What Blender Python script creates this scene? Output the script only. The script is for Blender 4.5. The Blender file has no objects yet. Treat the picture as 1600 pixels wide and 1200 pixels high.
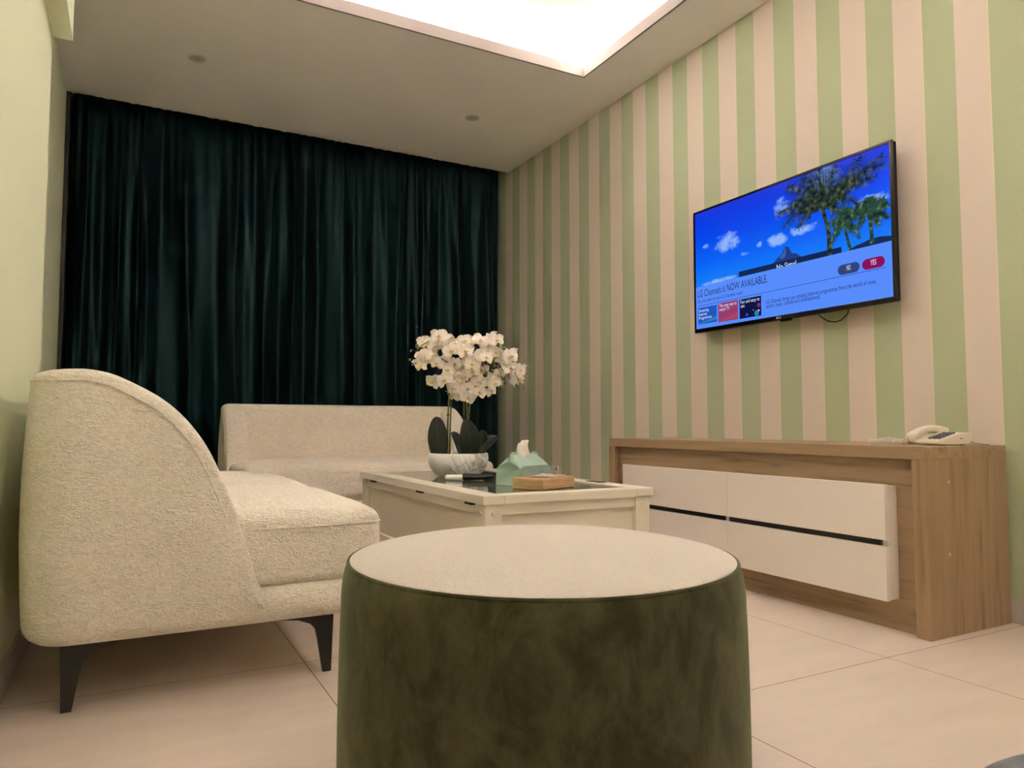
import bpy, bmesh, math, random
from mathutils import Vector, Matrix
import numpy as np

# ------------------------------------------------------------------ camera
C = bpy.context.scene.collection
scn = bpy.context.scene
H_CAM = 0.66
YAW = math.radians(27.992); PITCH = math.radians(3.2502)
cam_d = bpy.data.cameras.new('camera'); cam_d.sensor_width = 36.0; cam_d.lens = 1127.0 / 1600 * 36
cam_d.clip_start = 0.01
cam = bpy.data.objects.new('camera', cam_d); C.objects.link(cam)
cam.location = (0, 0, H_CAM)
cam.rotation_euler = (math.pi / 2 + PITCH, 0, -YAW)
scn.camera = cam
# ------------------------------------------------------------------ world, exposure
wd = bpy.data.worlds.new('world'); scn.world = wd; wd.use_nodes = True
wd.node_tree.nodes['Background'].inputs[0].default_value = (0.5, 0.45, 0.38, 1)
wd.node_tree.nodes['Background'].inputs[1].default_value = 0.02
vs = scn.view_settings
vs.view_transform = 'Standard'; vs.look = 'None'; vs.gamma = 1.0; vs.exposure = 0.0
vs.use_curve_mapping = False
LED = (1.0, 0.90, 0.85)
LED_STRENGTH = 78.0
FILL_STRENGTH = 7.0
scn.cycles.sample_clamp_indirect = 0.0; scn.cycles.max_bounces = 16; scn.cycles.diffuse_bounces = 12

# ------------------------------------------------------------------ helpers
def s2l(c):
    c = c / 255.0
    return c / 12.92 if c <= 0.04045 else ((c + 0.055) / 1.055) ** 2.4
def rgb(r, g, b): return (s2l(r), s2l(g), s2l(b), 1)

class NT:
    def __init__(self, name):
        self.m = bpy.data.materials.new(name); self.m.use_nodes = True
        self.t = self.m.node_tree; self.n = self.t.nodes; self.l = self.t.links
        self.b = self.n['Principled BSDF']
    def new(self, typ, **kw):
        nd = self.n.new(typ)
        for k, v in kw.items(): setattr(nd, k, v)
        return nd
    def link(self, a, b): self.l.new(a, b)
    def coords(self, scale=(1, 1, 1), rot=(0, 0, 0)):
        tc = self.new('ShaderNodeTexCoord'); mp = self.new('ShaderNodeMapping')
        mp.inputs['Scale'].default_value = scale; mp.inputs['Rotation'].default_value = rot
        self.link(tc.outputs['Object'], mp.inputs[0]); return mp.outputs[0]
    def noise(self, vec, scale, detail=3, rough=0.5, dist=0.0):
        nd = self.new('ShaderNodeTexNoise'); self.link(vec, nd.inputs['Vector'])
        nd.inputs['Scale'].default_value = scale; nd.inputs['Detail'].default_value = detail
        nd.inputs['Roughness'].default_value = rough; nd.inputs['Distortion'].default_value = dist
        return nd.outputs['Fac']
    def ramp(self, fac, stops):
        r = self.new('ShaderNodeValToRGB'); e = r.color_ramp.elements
        while len(e) > 1: e.remove(e[-1])
        e[0].position = stops[0][0]; e[0].color = stops[0][1]
        for p, c in stops[1:]:
            x = e.new(p); x.color = c
        self.link(fac, r.inputs[0]); return r.outputs[0]
    def math(self, op, a, b=None, c=None):
        m = self.new('ShaderNodeMath', operation=op)
        for i, v in enumerate((a, b, c)):
            if v is None: continue
            if isinstance(v, (int, float)): m.inputs[i].default_value = v
            else: self.link(v, m.inputs[i])
        return m.outputs[0]
    def mix(self, f, a, b, mode='MIX'):
        m = self.new('ShaderNodeMix', data_type='RGBA', blend_type=mode)
        for i, v in ((0, f), (6, a), (7, b)):
            if isinstance(v, (int, float)): m.inputs[i].default_value = v
            elif isinstance(v, tuple): m.inputs[i].default_value = v
            else: self.link(v, m.inputs[i])
        return m.outputs[2]
    def bump(self, h, strength=0.3, dist=0.005, normal=None):
        b = self.new('ShaderNodeBump'); b.inputs['Strength'].default_value = strength
        b.inputs['Distance'].default_value = dist; self.link(h, b.inputs['Height'])
        if normal: self.link(normal, b.inputs['Normal'])
        self.link(b.outputs[0], self.b.inputs['Normal']); return b.outputs[0]
    def base(self, c):
        if isinstance(c, tuple): self.b.inputs['Base Color'].default_value = c
        else: self.link(c, self.b.inputs['Base Color'])
    def set(self, **kw):
        for k, v in kw.items(): self.b.inputs[k.replace('_', ' ')].default_value = v
        return self

def plain(name, col, rough=0.5, noise=0.0, nscale=20, bump=0.0, bscale=200, **kw):
    n = NT(name)
    if noise:
        v = n.coords(); f = n.noise(v, nscale)
        lo = tuple(max(0, c * (1 - noise)) for c in col[:3]) + (1,)
        hi = tuple(min(1, c * (1 + noise)) for c in col[:3]) + (1,)
        n.base(n.ramp(f, [(0.3, lo), (0.7, hi)]))
    else: n.base(col)
    n.set(Roughness=rough, **kw)
    if bump:
        v = n.coords(); n.bump(n.noise(v, bscale, 4), bump, 0.003)
    return n.m

def emis(name, col, strength=1.0):
    n = NT(name); n.base((0, 0, 0, 1)); n.set(Roughness=0.4)
    n.b.inputs['Specular IOR Level'].default_value = 0.0
    n.b.inputs['Emission Color'].default_value = col
    n.b.inputs['Emission Strength'].default_value = strength
    return n.m

def mesh_obj(name, bm, mats, parent=None, origin=None, smooth=None):
    me = bpy.data.meshes.new(name)
    if origin is not None: bmesh.ops.translate(bm, vec=-Vector(origin), verts=bm.verts)
    bm.normal_update()
    bm.to_mesh(me); bm.free()
    if not isinstance(mats, (list, tuple)): mats = [mats]
    for m in mats: me.materials.append(m)
    o = bpy.data.objects.new(name, me); C.objects.link(o)
    if parent is not None: o.parent = parent
    if smooth is not None:
        me.shade_smooth()
        if smooth < 180:
            me.set_sharp_from_angle(angle=math.radians(smooth))
    return o

def thing(name, label, cat, loc=(0, 0, 0), rz=0.0, group=None):
    o = bpy.data.objects.new(name, None); C.objects.link(o); o.empty_display_size = 0.1
    o.location = loc; o.rotation_euler = (0, 0, rz); o['label'] = label; o['category'] = cat
    if group: o['group'] = group
    return o
def tag(o, label, cat, group=None):
    o['label'] = label; o['category'] = cat
    if group: o['group'] = group
    return o
def struct(o): o['kind'] = 'structure'; return o

def box(bm, x0, x1, y0, y1, z0, z1, bev=0.0, seg=2, mat=0):
    r = bmesh.ops.create_cube(bm, size=1.0)
    vs_ = r['verts']
    bmesh.ops.scale(bm, vec=(x1 - x0, y1 - y0, z1 - z0), verts=vs_)
    bmesh.ops.translate(bm, vec=((x0 + x1) / 2, (y0 + y1) / 2, (z0 + z1) / 2), verts=vs_)
    fs = set(f for v in vs_ for f in v.link_faces)
    for f in fs: f.material_index = mat
    if bev > 0:
        es = list(set(e for v in vs_ for e in v.link_edges))
        bmesh.ops.bevel(bm, geom=es, offset=bev, segments=seg, affect='EDGES', profile=0.5)
    return vs_
def BX(*a, **k):
    bm = bmesh.new(); box(bm, *a, **k); return bm

def axis_list(h, r, n):
    e = [r * (1 - math.tan(math.radians(t))) for t in (45, 36, 27, 18, 9, 0)]
    lo = [-h + x for x in e]
    mid = [(-h + r) + (2 * (h - r)) * k / n for k in range(1, n)]
    hi = [-x for x in reversed(lo)]
    return lo + mid + hi
def rbox(h, r, n=(8, 8, 8), deform=None, bm=None):
    """rounded box, half sizes h, corner radius r, then deform(Vector)->Vector"""
    bm = bm or bmesh.new()
    ax = [axis_list(h[i], r, n[i]) for i in range(3)]
    start = len(bm.verts)
    newv = []
    def pt(p):
        q = Vector([max(-(h[i] - r), min(h[i] - r, p[i])) for i in range(3)])
        d = Vector(p) - q
        if d.length > 1e-9: d = d.normalized() * r
        v = q + d
        return deform(v) if deform else v
    for a in range(3):
        b, c = (a + 1) % 3, (a + 2) % 3
        for s in (-1, 1):
            g = []
            for u in ax[b]:
                row = []
                for w in ax[c]:
                    p = [0, 0, 0]; p[a] = s * h[a]; p[b] = u; p[c] = w
                    nv = bm.verts.new(pt(p)); row.append(nv); newv.append(nv)
                g.append(row)
            for i in range(len(g) - 1):
                for j in range(len(g[0]) - 1):
                    q = [g[i][j], g[i + 1][j], g[i + 1][j + 1], g[i][j + 1]]
                    if s < 0: q.reverse()
                    bm.faces.new(q)
    bmesh.ops.remove_doubles(bm, verts=newv, dist=1e-5)
    return bm

def tube(bm, pts, rad, seg=8, cap=True, mat=0):
    pts = [Vector(p) for p in pts]; n = len(pts)
    if not isinstance(rad, (list, tuple)): rad = [rad] * n
    rings = []; prev = None
    for i, p in enumerate(pts):
        t = (pts[min(i + 1, n - 1)] - pts[max(i - 1, 0)]).normalized()
        if prev is None:
            a = Vector((0, 0, 1)) if abs(t.z) < 0.9 else Vector((1, 0, 0))
            u = t.cross(a).normalized()
        else:
            u = (prev - t * prev.dot(t)).normalized()
        prev = u; w = t.cross(u)
        rings.append([bm.verts.new(p + (u * math.cos(2 * math.pi * k / seg) + w * math.sin(2 * math.pi * k / seg)) * rad[i]) for k in range(seg)])
    for i in range(n - 1):
        for k in range(seg):
            f = bm.faces.new([rings[i][k], rings[i][(k + 1) % seg], rings[i + 1][(k + 1) % seg], rings[i + 1][k]]); f.material_index = mat
    if cap:
        bm.faces.new(rings[0][::-1]).material_index = mat; bm.faces.new(rings[-1]).material_index = mat
    return bm

def lathe(bm, prof, seg=96, center=(0, 0), mat=0, sx=1, sy=1):
    cx, cy = center; rings = []
    for r, z in prof:
        if r < 1e-6: rings.append([bm.verts.new((cx, cy, z))])
        else: rings.append([bm.verts.new((cx + sx * r * math.cos(2 * math.pi * k / seg), cy + sy * r * math.sin(2 * math.pi * k / seg), z)) for k in range(seg)])
    for a, b in zip(rings, rings[1:]):
        for k in range(seg):
            k2 = (k + 1) % seg
            if len(a) == 1 and len(b) == 1: continue
            if len(a) == 1: f = bm.faces.new([a[0], b[k2], b[k]])
            elif len(b) == 1: f = bm.faces.new([a[k], a[k2], b[0]])
            else: f = bm.faces.new([a[k], a[k2], b[k2], b[k]])
            f.material_index = mat
    return bm

def prism(bm, poly, d0, d1, frame, mat=0):
    """poly 2d list, extruded d0..d1; frame(a,b,d)->3d"""
    A = [bm.verts.new(frame(a, b, d0)) for a, b in poly]
    B = [bm.verts.new(frame(a, b, d1)) for a, b in poly]
    n = len(poly)
    f = [bm.faces.new(A[::-1]), bm.faces.new(B)]
    for i in range(n): f.append(bm.faces.new([A[i], A[(i + 1) % n], B[(i + 1) % n], B[i]]))
    for x in f: x.material_index = mat
    bmesh.ops.recalc_face_normals(bm, faces=f)
    return bm

# ------------------------------------------------------------------ materials
def m_stripes():
    n = NT('striped_wallpaper'); tc = n.new('ShaderNodeTexCoord'); sp = n.new('ShaderNodeSeparateXYZ')
    n.link(tc.outputs['Object'], sp.inputs[0])
    t = n.math('DIVIDE', n.math('SUBTRACT', 4.840 + 0.119 * 40, sp.outputs['Y']), 0.119)
    fr = n.math('FRACT', n.math('MULTIPLY', t, 0.5))            # <.5 cream, >.5 green
    g = n.math('GREATER_THAN', fr, 0.5)
    fr2 = n.math('FRACT', t)
    edge = n.math('GREATER_THAN', fr2, 0.975)
    tint = n.noise(n.coords((1, 1, 1)), 1.5, 2)
    cream = n.mix(tint, (0.66, 0.565, 0.49, 1), (0.69, 0.59, 0.51, 1))
    green = n.mix(tint, (0.42, 0.47, 0.30, 1), (0.445, 0.495, 0.32, 1))
    col = n.mix(g, cream, green)
    e2 = n.math('MULTIPLY', edge, n.math('SUBTRACT', 1.0, g))
    col = n.mix(n.math('MULTIPLY', e2, 0.4), col, (0.82, 0.78, 0.50, 1))
    n.base(col); n.set(Roughness=0.75)
    f = n.noise(n.coords((1, 1, 0.02)), 500, 2)
    n.bump(f, 0.08, 0.001)
    return n.m
def m_wallpaper(name, c):
    n = NT(name); v = n.coords()
    w = n.noise(n.coords((1, 1, 0.03)), 350, 2); f = n.noise(v, 1.2, 3)
    c2 = tuple(x * 0.93 for x in c[:3]) + (1,)
    n.base(n.mix(n.math('MULTIPLY', n.math('ADD', w, f), 0.5), c, c2)); n.set(Roughness=0.8)
    n.bump(w, 0.1, 0.001)
    return n.m
def m_floor():
    n = NT('floor_tiles'); tc = n.new('ShaderNodeTexCoord'); sp = n.new('ShaderNodeSeparateXYZ')
    n.link(tc.outputs['Object'], sp.inputs[0])
    def g(o, off):
        t = n.math('FRACT', n.math('DIVIDE', n.math('ADD', o, 0.735 * 20 - off), 0.735))
        d = n.math('MINIMUM', t, n.math('SUBTRACT', 1.0, t))
        return n.math('LESS_THAN', d, 0.0017)
    m = n.math('MAXIMUM', g(sp.outputs['X'], 1.922), g(sp.outputs['Y'], 1.345))
    def cell(o, off): return n.math('FLOOR', n.math('DIVIDE', n.math('ADD', o, 0.735 * 20 - off), 0.735))
    cv = n.new('ShaderNodeCombineXYZ'); n.link(cell(sp.outputs['X'], 1.922), cv.inputs[0]); n.link(cell(sp.outputs['Y'], 1.345), cv.inputs[1])
    wn = n.new('ShaderNodeTexWhiteNoise'); n.link(cv.outputs[0], wn.inputs['Vector'])
    f1 = n.noise(n.coords((1.2, 5, 1)), 2.6, 6, 0.6); 
    c = n.ramp(f1, [(0.25, (0.60, 0.50, 0.435, 1)), (0.75, (0.69, 0.575, 0.50, 1))])
    c = n.mix(n.math('MULTIPLY', wn.outputs[0], 0.35), c, (0.64, 0.565, 0.46, 1))
    c = n.mix(m, c, (0.10, 0.07, 0.055, 1))
    n.base(c); n.set(Roughness=0.42); n.b.inputs['Specular IOR Level'].default_value = 0.35
    h = n.math('SUBTRACT', n.math('MULTIPLY', n.noise(n.coords(), 60, 4), 0.05), m)
    n.bump(h, 0.15, 0.002)
    return n.m
def m_wood(name, axis, dark=0.84):
    n = NT(name)
    s = [9, 9, 9]; s[axis] = 0.55
    v = n.coords(tuple(s))
    f1 = n.noise(v, 2.2, 5, 0.55, 1.6)
    s2 = [160, 160, 160]; s2[axis] = 5
    f2 = n.noise(n.coords(tuple(s2)), 1.0, 3, 0.6)
    c = n.ramp(f1, [(0.28, (0.24 * dark, 0.15 * dark, 0.075 * dark, 1)), (0.42, (0.42 * dark, 0.285 * dark, 0.16 * dark, 1)), (0.6, (0.50 * dark, 0.35 * dark, 0.205 * dark, 1)), (0.8, (0.42 * dark, 0.29 * dark, 0.165 * dark, 1))])
    c = n.mix(n.math('MULTIPLY', f2, 0.45), c, (0.28 * dark, 0.18 * dark, 0.10 * dark, 1))
    # a few knots
    s3 = [3.2, 3.2, 3.2]; s3[axis] = 1.6
    vo = n.new('ShaderNodeTexVoronoi'); n.link(n.coords(tuple(s3)), vo.inputs['Vector']); vo.inputs['Scale'].default_value = 1.3
    k = n.math('LESS_THAN', vo.outputs['Distance'], 0.045)
    c = n.mix(n.math('MULTIPLY', k, 0.55), c, (0.16, 0.09, 0.045, 1))
    n.base(c); n.set(Roughness=0.5); n.bump(f2, 0.2, 0.0008)
    return n.m
def m_boucle(name, c, scale=1.0, wavy=1.0, sheen=0.25):
    n = NT(name)
    v = n.coords((1, 1, 2.6))
    w = n.noise(v, 38 * scale, 2, 0.5, 1.8)
    f = n.noise(n.coords(), 170 * scale, 3, 0.6)
    h = n.math('ADD', n.math('MULTIPLY', w, 1.1 * wavy), n.math('MULTIPLY', f, 0.5))
    lo = tuple(x * 0.82 for x in c[:3]) + (1,)
    n.base(n.mix(n.ramp(h, [(0.55, (0, 0, 0, 1)), (0.95, (1, 1, 1, 1))]), lo, c))
    n.set(Roughness=0.95); n.b.inputs['Specular IOR Level'].default_value = 0.15
    n.b.inputs['Sheen Weight'].default_value = sheen
    n.bump(h, 0.8, 0.010)
    return n.m
def m_velvet(name, lo, hi, sheen, tint, nscale=5, stretch=(1, 1, 1), mid=None):
    n = NT(name)
    f = n.noise(n.coords(stretch), nscale, 7, 0.68, 0.4)
    f2 = n.noise(n.coords((1, 1, 1)), 420, 2)
    c = n.ramp(f, [(0.38, lo), (0.68, hi)])
    c = n.mix(n.math('MULTIPLY', f2, 0.25), c, lo)
    n.base(c); n.set(Roughness=0.9); n.b.inputs['Specular IOR Level'].default_value = 0.1
    n.b.inputs['Sheen Weight'].default_value = sheen; n.b.inputs['Sheen Tint'].default_value = tint
    n.b.inputs['Sheen Roughness'].default_value = 0.4
    n.bump(f2, 0.15, 0.001)
    return n.m
def m_marble():
    n = NT('white_marble')
    v = n.coords((1.3, 1.3, 0.9), (0.5, 0.6, 0))
    f = n.noise(v, 9, 6, 0.6, 2.2)
    c = n.ramp(f, [(0.42, (0.82, 0.80, 0.77, 1)), (0.49, (0.30, 0.29, 0.28, 1)), (0.52, (0.70, 0.68, 0.65, 1)), (0.6, (0.84, 0.82, 0.79, 1))])
    g = n.noise(n.coords((1, 1, 1)), 5, 3)
    c = n.mix(n.ramp(g, [(0.42, (0, 0, 0, 1)), (0.58, (1, 1, 1, 1))]), (0.84, 0.82, 0.79, 1), c)
    n.base(c); n.set(Roughness=0.35)
    return n.m
def m_glass():
    n = NT('table_glass'); n.base((0.86, 0.93, 0.89, 1)); n.set(Roughness=0.02, IOR=1.5)
    n.b.inputs['Transmission Weight'].default_value = 1.0
    return n.m

M = dict(
    stripes=m_stripes(), wall=m_wallpaper('green_wallpaper', (0.74, 0.78, 0.56, 1)),
    wall_plain=plain('plain_wall_paint', (0.74, 0.70, 0.6, 1), 0.8, 0.02),
    ceiling=plain('ceiling_paint', (0.86, 0.845, 0.82, 1), 0.85, 0.015, 3), floor=m_floor(),
    lip=plain('darkened_pink_fascia', (0.29, 0.245, 0.225, 1), 0.7),  # lip colour darkened to hold down the tray's glow on it
    skirting=plain('grey_skirting', (0.50, 0.45, 0.42, 1), 0.5),
    wood_h=m_wood('oak_grain_along_y', 1), wood_v=m_wood('oak_grain_vertical', 2), wood_x=m_wood('oak_grain_along_x', 0),
    white=plain('white_lacquer', (0.80, 0.745, 0.69, 1), 0.35), black=plain('black_groove', (0.006, 0.006, 0.006, 1), 0.4),
    ivory=plain('ivory_paint', (0.72, 0.665, 0.56, 1), 0.42, 0.02, 8),
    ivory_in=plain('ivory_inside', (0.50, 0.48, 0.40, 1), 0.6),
    clip=plain('dark_bronze', (0.03, 0.02, 0.015, 1), 0.4, Metallic=0.6), glass=m_glass(),
    boucle=m_boucle('cream_boucle', (0.90, 0.83, 0.71, 1), 1.25),
    boucle2=m_boucle('cream_boucle_lightened', (0.95, 0.86, 0.74, 1)),  # same boucle, colour lightened to offset the dim far end
    top=m_boucle('cream_chenille', (0.88, 0.80, 0.71, 1), 2.2, 0.5),
    olive=m_velvet('olive_velvet', (0.040, 0.036, 0.016, 1), (0.105, 0.100, 0.050, 1), 0.36, (0.6, 0.66, 0.42, 1), 13, (1.3, 1.3, 0.8)),
    grey=m_velvet('blue_grey_chenille', (0.09, 0.11, 0.13, 1), (0.26, 0.27, 0.29, 1), 0.3, (0.8, 0.8, 0.9, 1), 30),
    teal=m_velvet('teal_velvet_curtain', (0.0014, 0.0065, 0.0070, 1), (0.0026, 0.0110, 0.0120, 1), 0.45, (0.14, 0.30, 0.32, 1), 2, (1, 1, 0.3)),
    blackleg=plain('black_metal_leg', (0.008, 0.007, 0.006, 1), 0.35),
    marble=m_marble(), petal=None, leaf=None, stem=None,
    alu=plain('bronze_aluminium', (0.05, 0.042, 0.040, 1), 0.45, Metallic=0.5),
    dglass=plain('dark_window_glass', (0.01, 0.012, 0.014, 1), 0.05),
)

_b = M['teal'].node_tree.nodes['Principled BSDF']
_b.inputs['Roughness'].default_value = 0.46; _b.inputs['Specular IOR Level'].default_value = 0.38
_b.inputs['Specular Tint'].default_value = (0.45, 0.85, 0.9, 1); _b.inputs['Sheen Roughness'].default_value = 0.22
_b = M['olive'].node_tree.nodes['Principled BSDF']; _b.inputs['Sheen Roughness'].default_value = 0.45
# ------------------------------------------------------------------ the room
WX = 2.64; LX = -0.26; LX2 = -0.385; CY = 2.815; YB = -3.0; YF = 5.42; CZ = 2.68
def slab(name, x0, x1, y0, y1, z0, z1, m):
    return struct(mesh_obj(name, BX(x0, x1, y0, y1, z0, z1), m))
slab('floor', -0.6, 2.8, YB - 0.1, YF + 0.1, -0.1, 0.0, M['floor'])
slab('wall_right', WX, WX + 0.12, YB - 0.1, YF + 0.1, 0, 3.1, M['stripes'])
# left wall: the near thicker stretch, then the recess that runs on to the curtain
slab('wall_left', LX - 0.3, LX, YB, CY, 0, CZ + 0.3, M['wall'])
slab('wall_left', LX2 - 0.175, LX2, CY, YF, 0, CZ + 0.3, M['wall'])
slab('wall_front', -0.6, WX, YB - 0.1, YB, 0, 3.1, M['wall_plain'])
slab('wall_back', -0.6, WX, YF, YF + 0.1, 0, 3.1, M['wall_plain'])
slab('trim_1', LX, -0.201, YB, CY, 1.968, CZ, M['wall'])      # boxed-in beam along the near left wall
# window behind the curtain (its frame shows as a thin strip at both ends)
def window():
    bm = bmesh.new(); y0, y1 = 5.33, 5.38
    for a in (box,):
        a(bm, -0.385, -0.362, 5.06, 5.40, 0.0, 2.72, 0.004)
        a(bm, 2.625, 2.64, 5.21, 5.40, 0.0, 2.72, 0.004)
        a(bm, -0.335, 2.6, y0, y1, 2.64, 2.72); a(bm, -0.335, 2.6, y0, y1, 0, 0.06)
        for x in (0.6, 1.6): a(bm, x, x + 0.06, y0, y1, 0.06, 2.64)
    w = struct(mesh_obj('window_1', bm, M['alu']))
    p = mesh_obj('pane', BX(-0.335, 2.6, 5.35, 5.358, 0.06, 2.64), M['dglass'], w)
window()
# baseboards
slab('baseboard_right', WX - 0.012, WX, YB, 5.19, 0, 0.075, M['skirting'])
slab('baseboard_left', LX, LX + 0.012, YB, CY, 0, 0.075, M['skirting'])
slab('baseboard_left', LX2, LX2 + 0.012, CY, 5.05, 0, 0.075, M['skirting'])

# dropped ceiling with a lit tray: opening X0..X1 x Y0..Y1
X0, X1, Y0, Y1 = 0.10, 2.284, 0.20, 3.41
UP = 2.86; LIP = 2.743; SH = 0.10
def ceiling():
    bm = bmesh.new(); t = 0.02; ex0, ex1, ey0, ey1 = -0.6, WX, YB, 5.03
    l = 0.012
    box(bm, ex0, ex1, Y1 + l, ey1, CZ, CZ + t); box(bm, ex0, ex1, ey0, Y0 - l, CZ, CZ + t)
    box(bm, ex0, X0 - l, Y0 - l, Y1 + l, CZ, CZ + t); box(bm, X1 + l, ex1, Y0 - l, Y1 + l, CZ, CZ + t)
    l = 0.012   # lip round the opening
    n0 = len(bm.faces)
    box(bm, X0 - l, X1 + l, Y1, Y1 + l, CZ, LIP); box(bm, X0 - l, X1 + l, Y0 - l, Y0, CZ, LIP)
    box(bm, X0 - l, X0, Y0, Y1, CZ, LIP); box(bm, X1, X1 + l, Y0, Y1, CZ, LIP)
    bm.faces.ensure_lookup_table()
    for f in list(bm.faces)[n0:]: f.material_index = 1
    # riser behind the shelf and the raised ceiling
    r = 0.02
    box(bm, X0 - SH - r, X1 + SH + r, Y1 + SH, Y1 + SH + r, CZ + t, UP); box(bm, X0 - SH - r, X1 + SH + r, Y0 - SH - r, Y0 - SH, CZ + t, UP)
    box(bm, X0 - SH - r, X0 - SH, Y0 - SH, Y1 + SH, CZ + t, UP); box(bm, X1 + SH, X1 + SH + r, Y0 - SH, Y1 + SH, CZ + t, UP)
    box(bm, X0 - SH - r, X1 + SH + r, Y0 - SH - r, Y1 + SH + r, UP, UP + 0.02)
    # slab above the curtain pocket, edge board of the dropped ceiling
    box(bm, ex0, ex1, 5.03, YF, 2.78, 2.80); box(bm, ex0, ex1, 5.01, 5.03, CZ + t, 2.80)
    struct(mesh_obj('ceiling', bm, [M['ceiling'], M['lip']]))
ceiling()
# LED strips lying on the shelf behind the lip
led_m = emis('warm_led', LED + (1,), LED_STRENGTH)
strip_prof = plain('strip_channel', (0.7, 0.7, 0.7, 1), 0.4)
def strip(name_label, x0, x1, y0, y1):
    t = thing('light_strip', name_label, 'light', ((x0 + x1) / 2, (y0 + y1) / 2, CZ + 0.02))
    o = t.location
    mesh_obj('channel', BX(x0 - .004, x1 + .004, y0 - .004, y1 + .004, CZ + 0.02, CZ + 0.024), strip_prof, t, o)
    mesh_obj('diffuser', BX(x0, x1, y0, y1, CZ + 0.0245, CZ + 0.034), led_m, t, o)
strip('hidden warm light strip glowing above the ceiling lip nearest the curtain', X0, X1, Y1 + 0.018, Y1 + 0.068)
strip('hidden warm light strip glowing above the ceiling lip along the striped wall', X1 + 0.018, X1 + 0.068, Y0, Y1)
strip('hidden warm light strip above the ceiling lip along the plain green wall', X0 - 0.068, X0 - 0.018, Y0, Y1)
strip('hidden warm light strip above the ceiling lip behind the viewer', X0, X1, Y0 - 0.068, Y0 - 0.018)

# added fill panels, unseen behind the viewer, to brighten surfaces facing the camera
fill_m = emis('added_fill_light', LED + (1,), FILL_STRENGTH)
def panel(x, y, label):
    t = thing('added_fill_panel', label, 'ceiling light', (x, y, CZ))
    bm = bmesh.new(); w, d = 0.42, 0.42
    box(bm, -w, w, -d, -d + 0.02, -0.03, 0); box(bm, -w, w, d - 0.02, d, -0.03, 0); box(bm, -w, -w + 0.02, -d + 0.02, d - 0.02, -0.03, 0); box(bm, w - 0.02, w, -d + 0.02, d - 0.02, -0.03, 0)
    mesh_obj('frame', bm, strip_prof, t)
    mesh_obj('diffuser', BX(-w + 0.02, w - 0.02, -d + 0.02, d - 0.02, -0.024, -0.012), fill_m, t)
panel(1.2, -1.1, 'added square fill light panel behind the viewer nearer the sitting area')
panel(1.2, -2.3, 'added square fill light panel behind the viewer by the rear wall')

# ------------------------------------------------------------------ curtain
def curtain():
    rng = random.Random(4)
    x0, x1 = -0.352, 2.605; z0, z1 = 0.02, 2.72; nx, nz = 1100, 60
    xs = np.linspace(0, 1, nx)
    # irregular fold phase: random fold widths
    knots = [0.0]
    while knots[-1] < 2.935: knots.append(knots[-1] + rng.uniform(0.06, 0.17))
    kk = np.array(knots); ph = np.interp(xs * 2.935, kk, np.arange(len(kk)))
    amp = np.interp(xs * 2.935, kk, [rng.uniform(0.55, 1.15) for _ in kk])
    knots2 = [0.0]
    while knots2[-1] < 2.935: knots2.append(knots2[-1] + rng.uniform(0.022, 0.045))
    k2 = np.array(knots2); ph2 = np.interp(xs * 2.935, k2, np.arange(len(k2)))
    off = [rng.uniform(0, 6.28) for _ in range(6)]
    bm = bmesh.new(); rows = []
    for j in range(nz + 1):
        tz = j / nz; z = z0 + (z1 - z0) * tz
        top = max(0.0, (tz - 0.62) / 0.38); top = top * top
        sway = 0.25 * np.sin(tz * 3.0 + off[0] + xs * 9) * (1 - tz) + 0.18 * np.sin(tz * 6 + xs * 17 + off[1])
        y = 0.058 * amp * np.cos(math.pi * (ph + sway)) * (1 - 0.86 * top)
        y += 0.010 * np.cos(math.pi * 2.7 * ph + off[2] + 2 * tz) * (1 - top)
        y += 0.007 * np.cos(math.pi * ph2) * (0.12 + 0.88 * max(0.0, (tz - 0.7) / 0.3))
        dx = 0.018 * np.sin(math.pi * (ph + sway) * 1.0 + 0.7) * (1 - top)
        rows.append([bm.verts.new((x0 + (x1 - x0) * xs[i] + dx[i] * min(1, 8 * xs[i], 8 * (1 - xs[i])), 5.13 + y[i], z)) for i in range(nx)])
    for j in range(nz):
        for i in range(nx - 1):
            bm.faces.new([rows[j][i], rows[j][i + 1], rows[j + 1][i + 1], rows[j + 1][i]])
    o = mesh_obj('curtain', bm, M['teal'], smooth=180)
    sm = o.modifiers.new('thickness', 'SOLIDIFY'); sm.thickness = 0.003
    tag(o, 'dark teal velvet floor-length curtain covering the whole far wall', 'curtain')
curtain()

# ------------------------------------------------------------------ sofas  (local: X length, -Y forward, Z up; back at Y=0)
PROF = [(0.0, 0.775), (0.05, 0.790), (0.10, 0.792), (0.16, 0.784), (0.22, 0.758), (0.28, 0.722), (0.33, 0.676), (0.375, 0.615),
        (0.41, 0.545), (0.44, 0.47), (0.465, 0.40), (0.485, 0.335), (0.500, 0.28), (0.515, 0.245)]
def _dense(P):
    out = []; m = len(P)
    for i in range(m - 1):
        p0, p1, p2, p3 = [np.array(P[k]) for k in (max(i - 1, 0), i, i + 1, min(i + 2, m - 1))]
        for k in range(10):
            u = k / 10; out.append(tuple(0.5 * ((2 * p1) + (p2 - p0) * u + (2 * p0 - 5 * p1 + 4 * p2 - p3) * u * u + (3 * p1 - p0 - 3 * p2 + p3) * u ** 3)))
    return out + [P[-1]]
PROF = _dense(PROF)
def side_top(v):
    if v <= 0: return 0.775
    return float(np.interp(v, [p[0] for p in PROF], [p[1] for p in PROF]))
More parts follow.
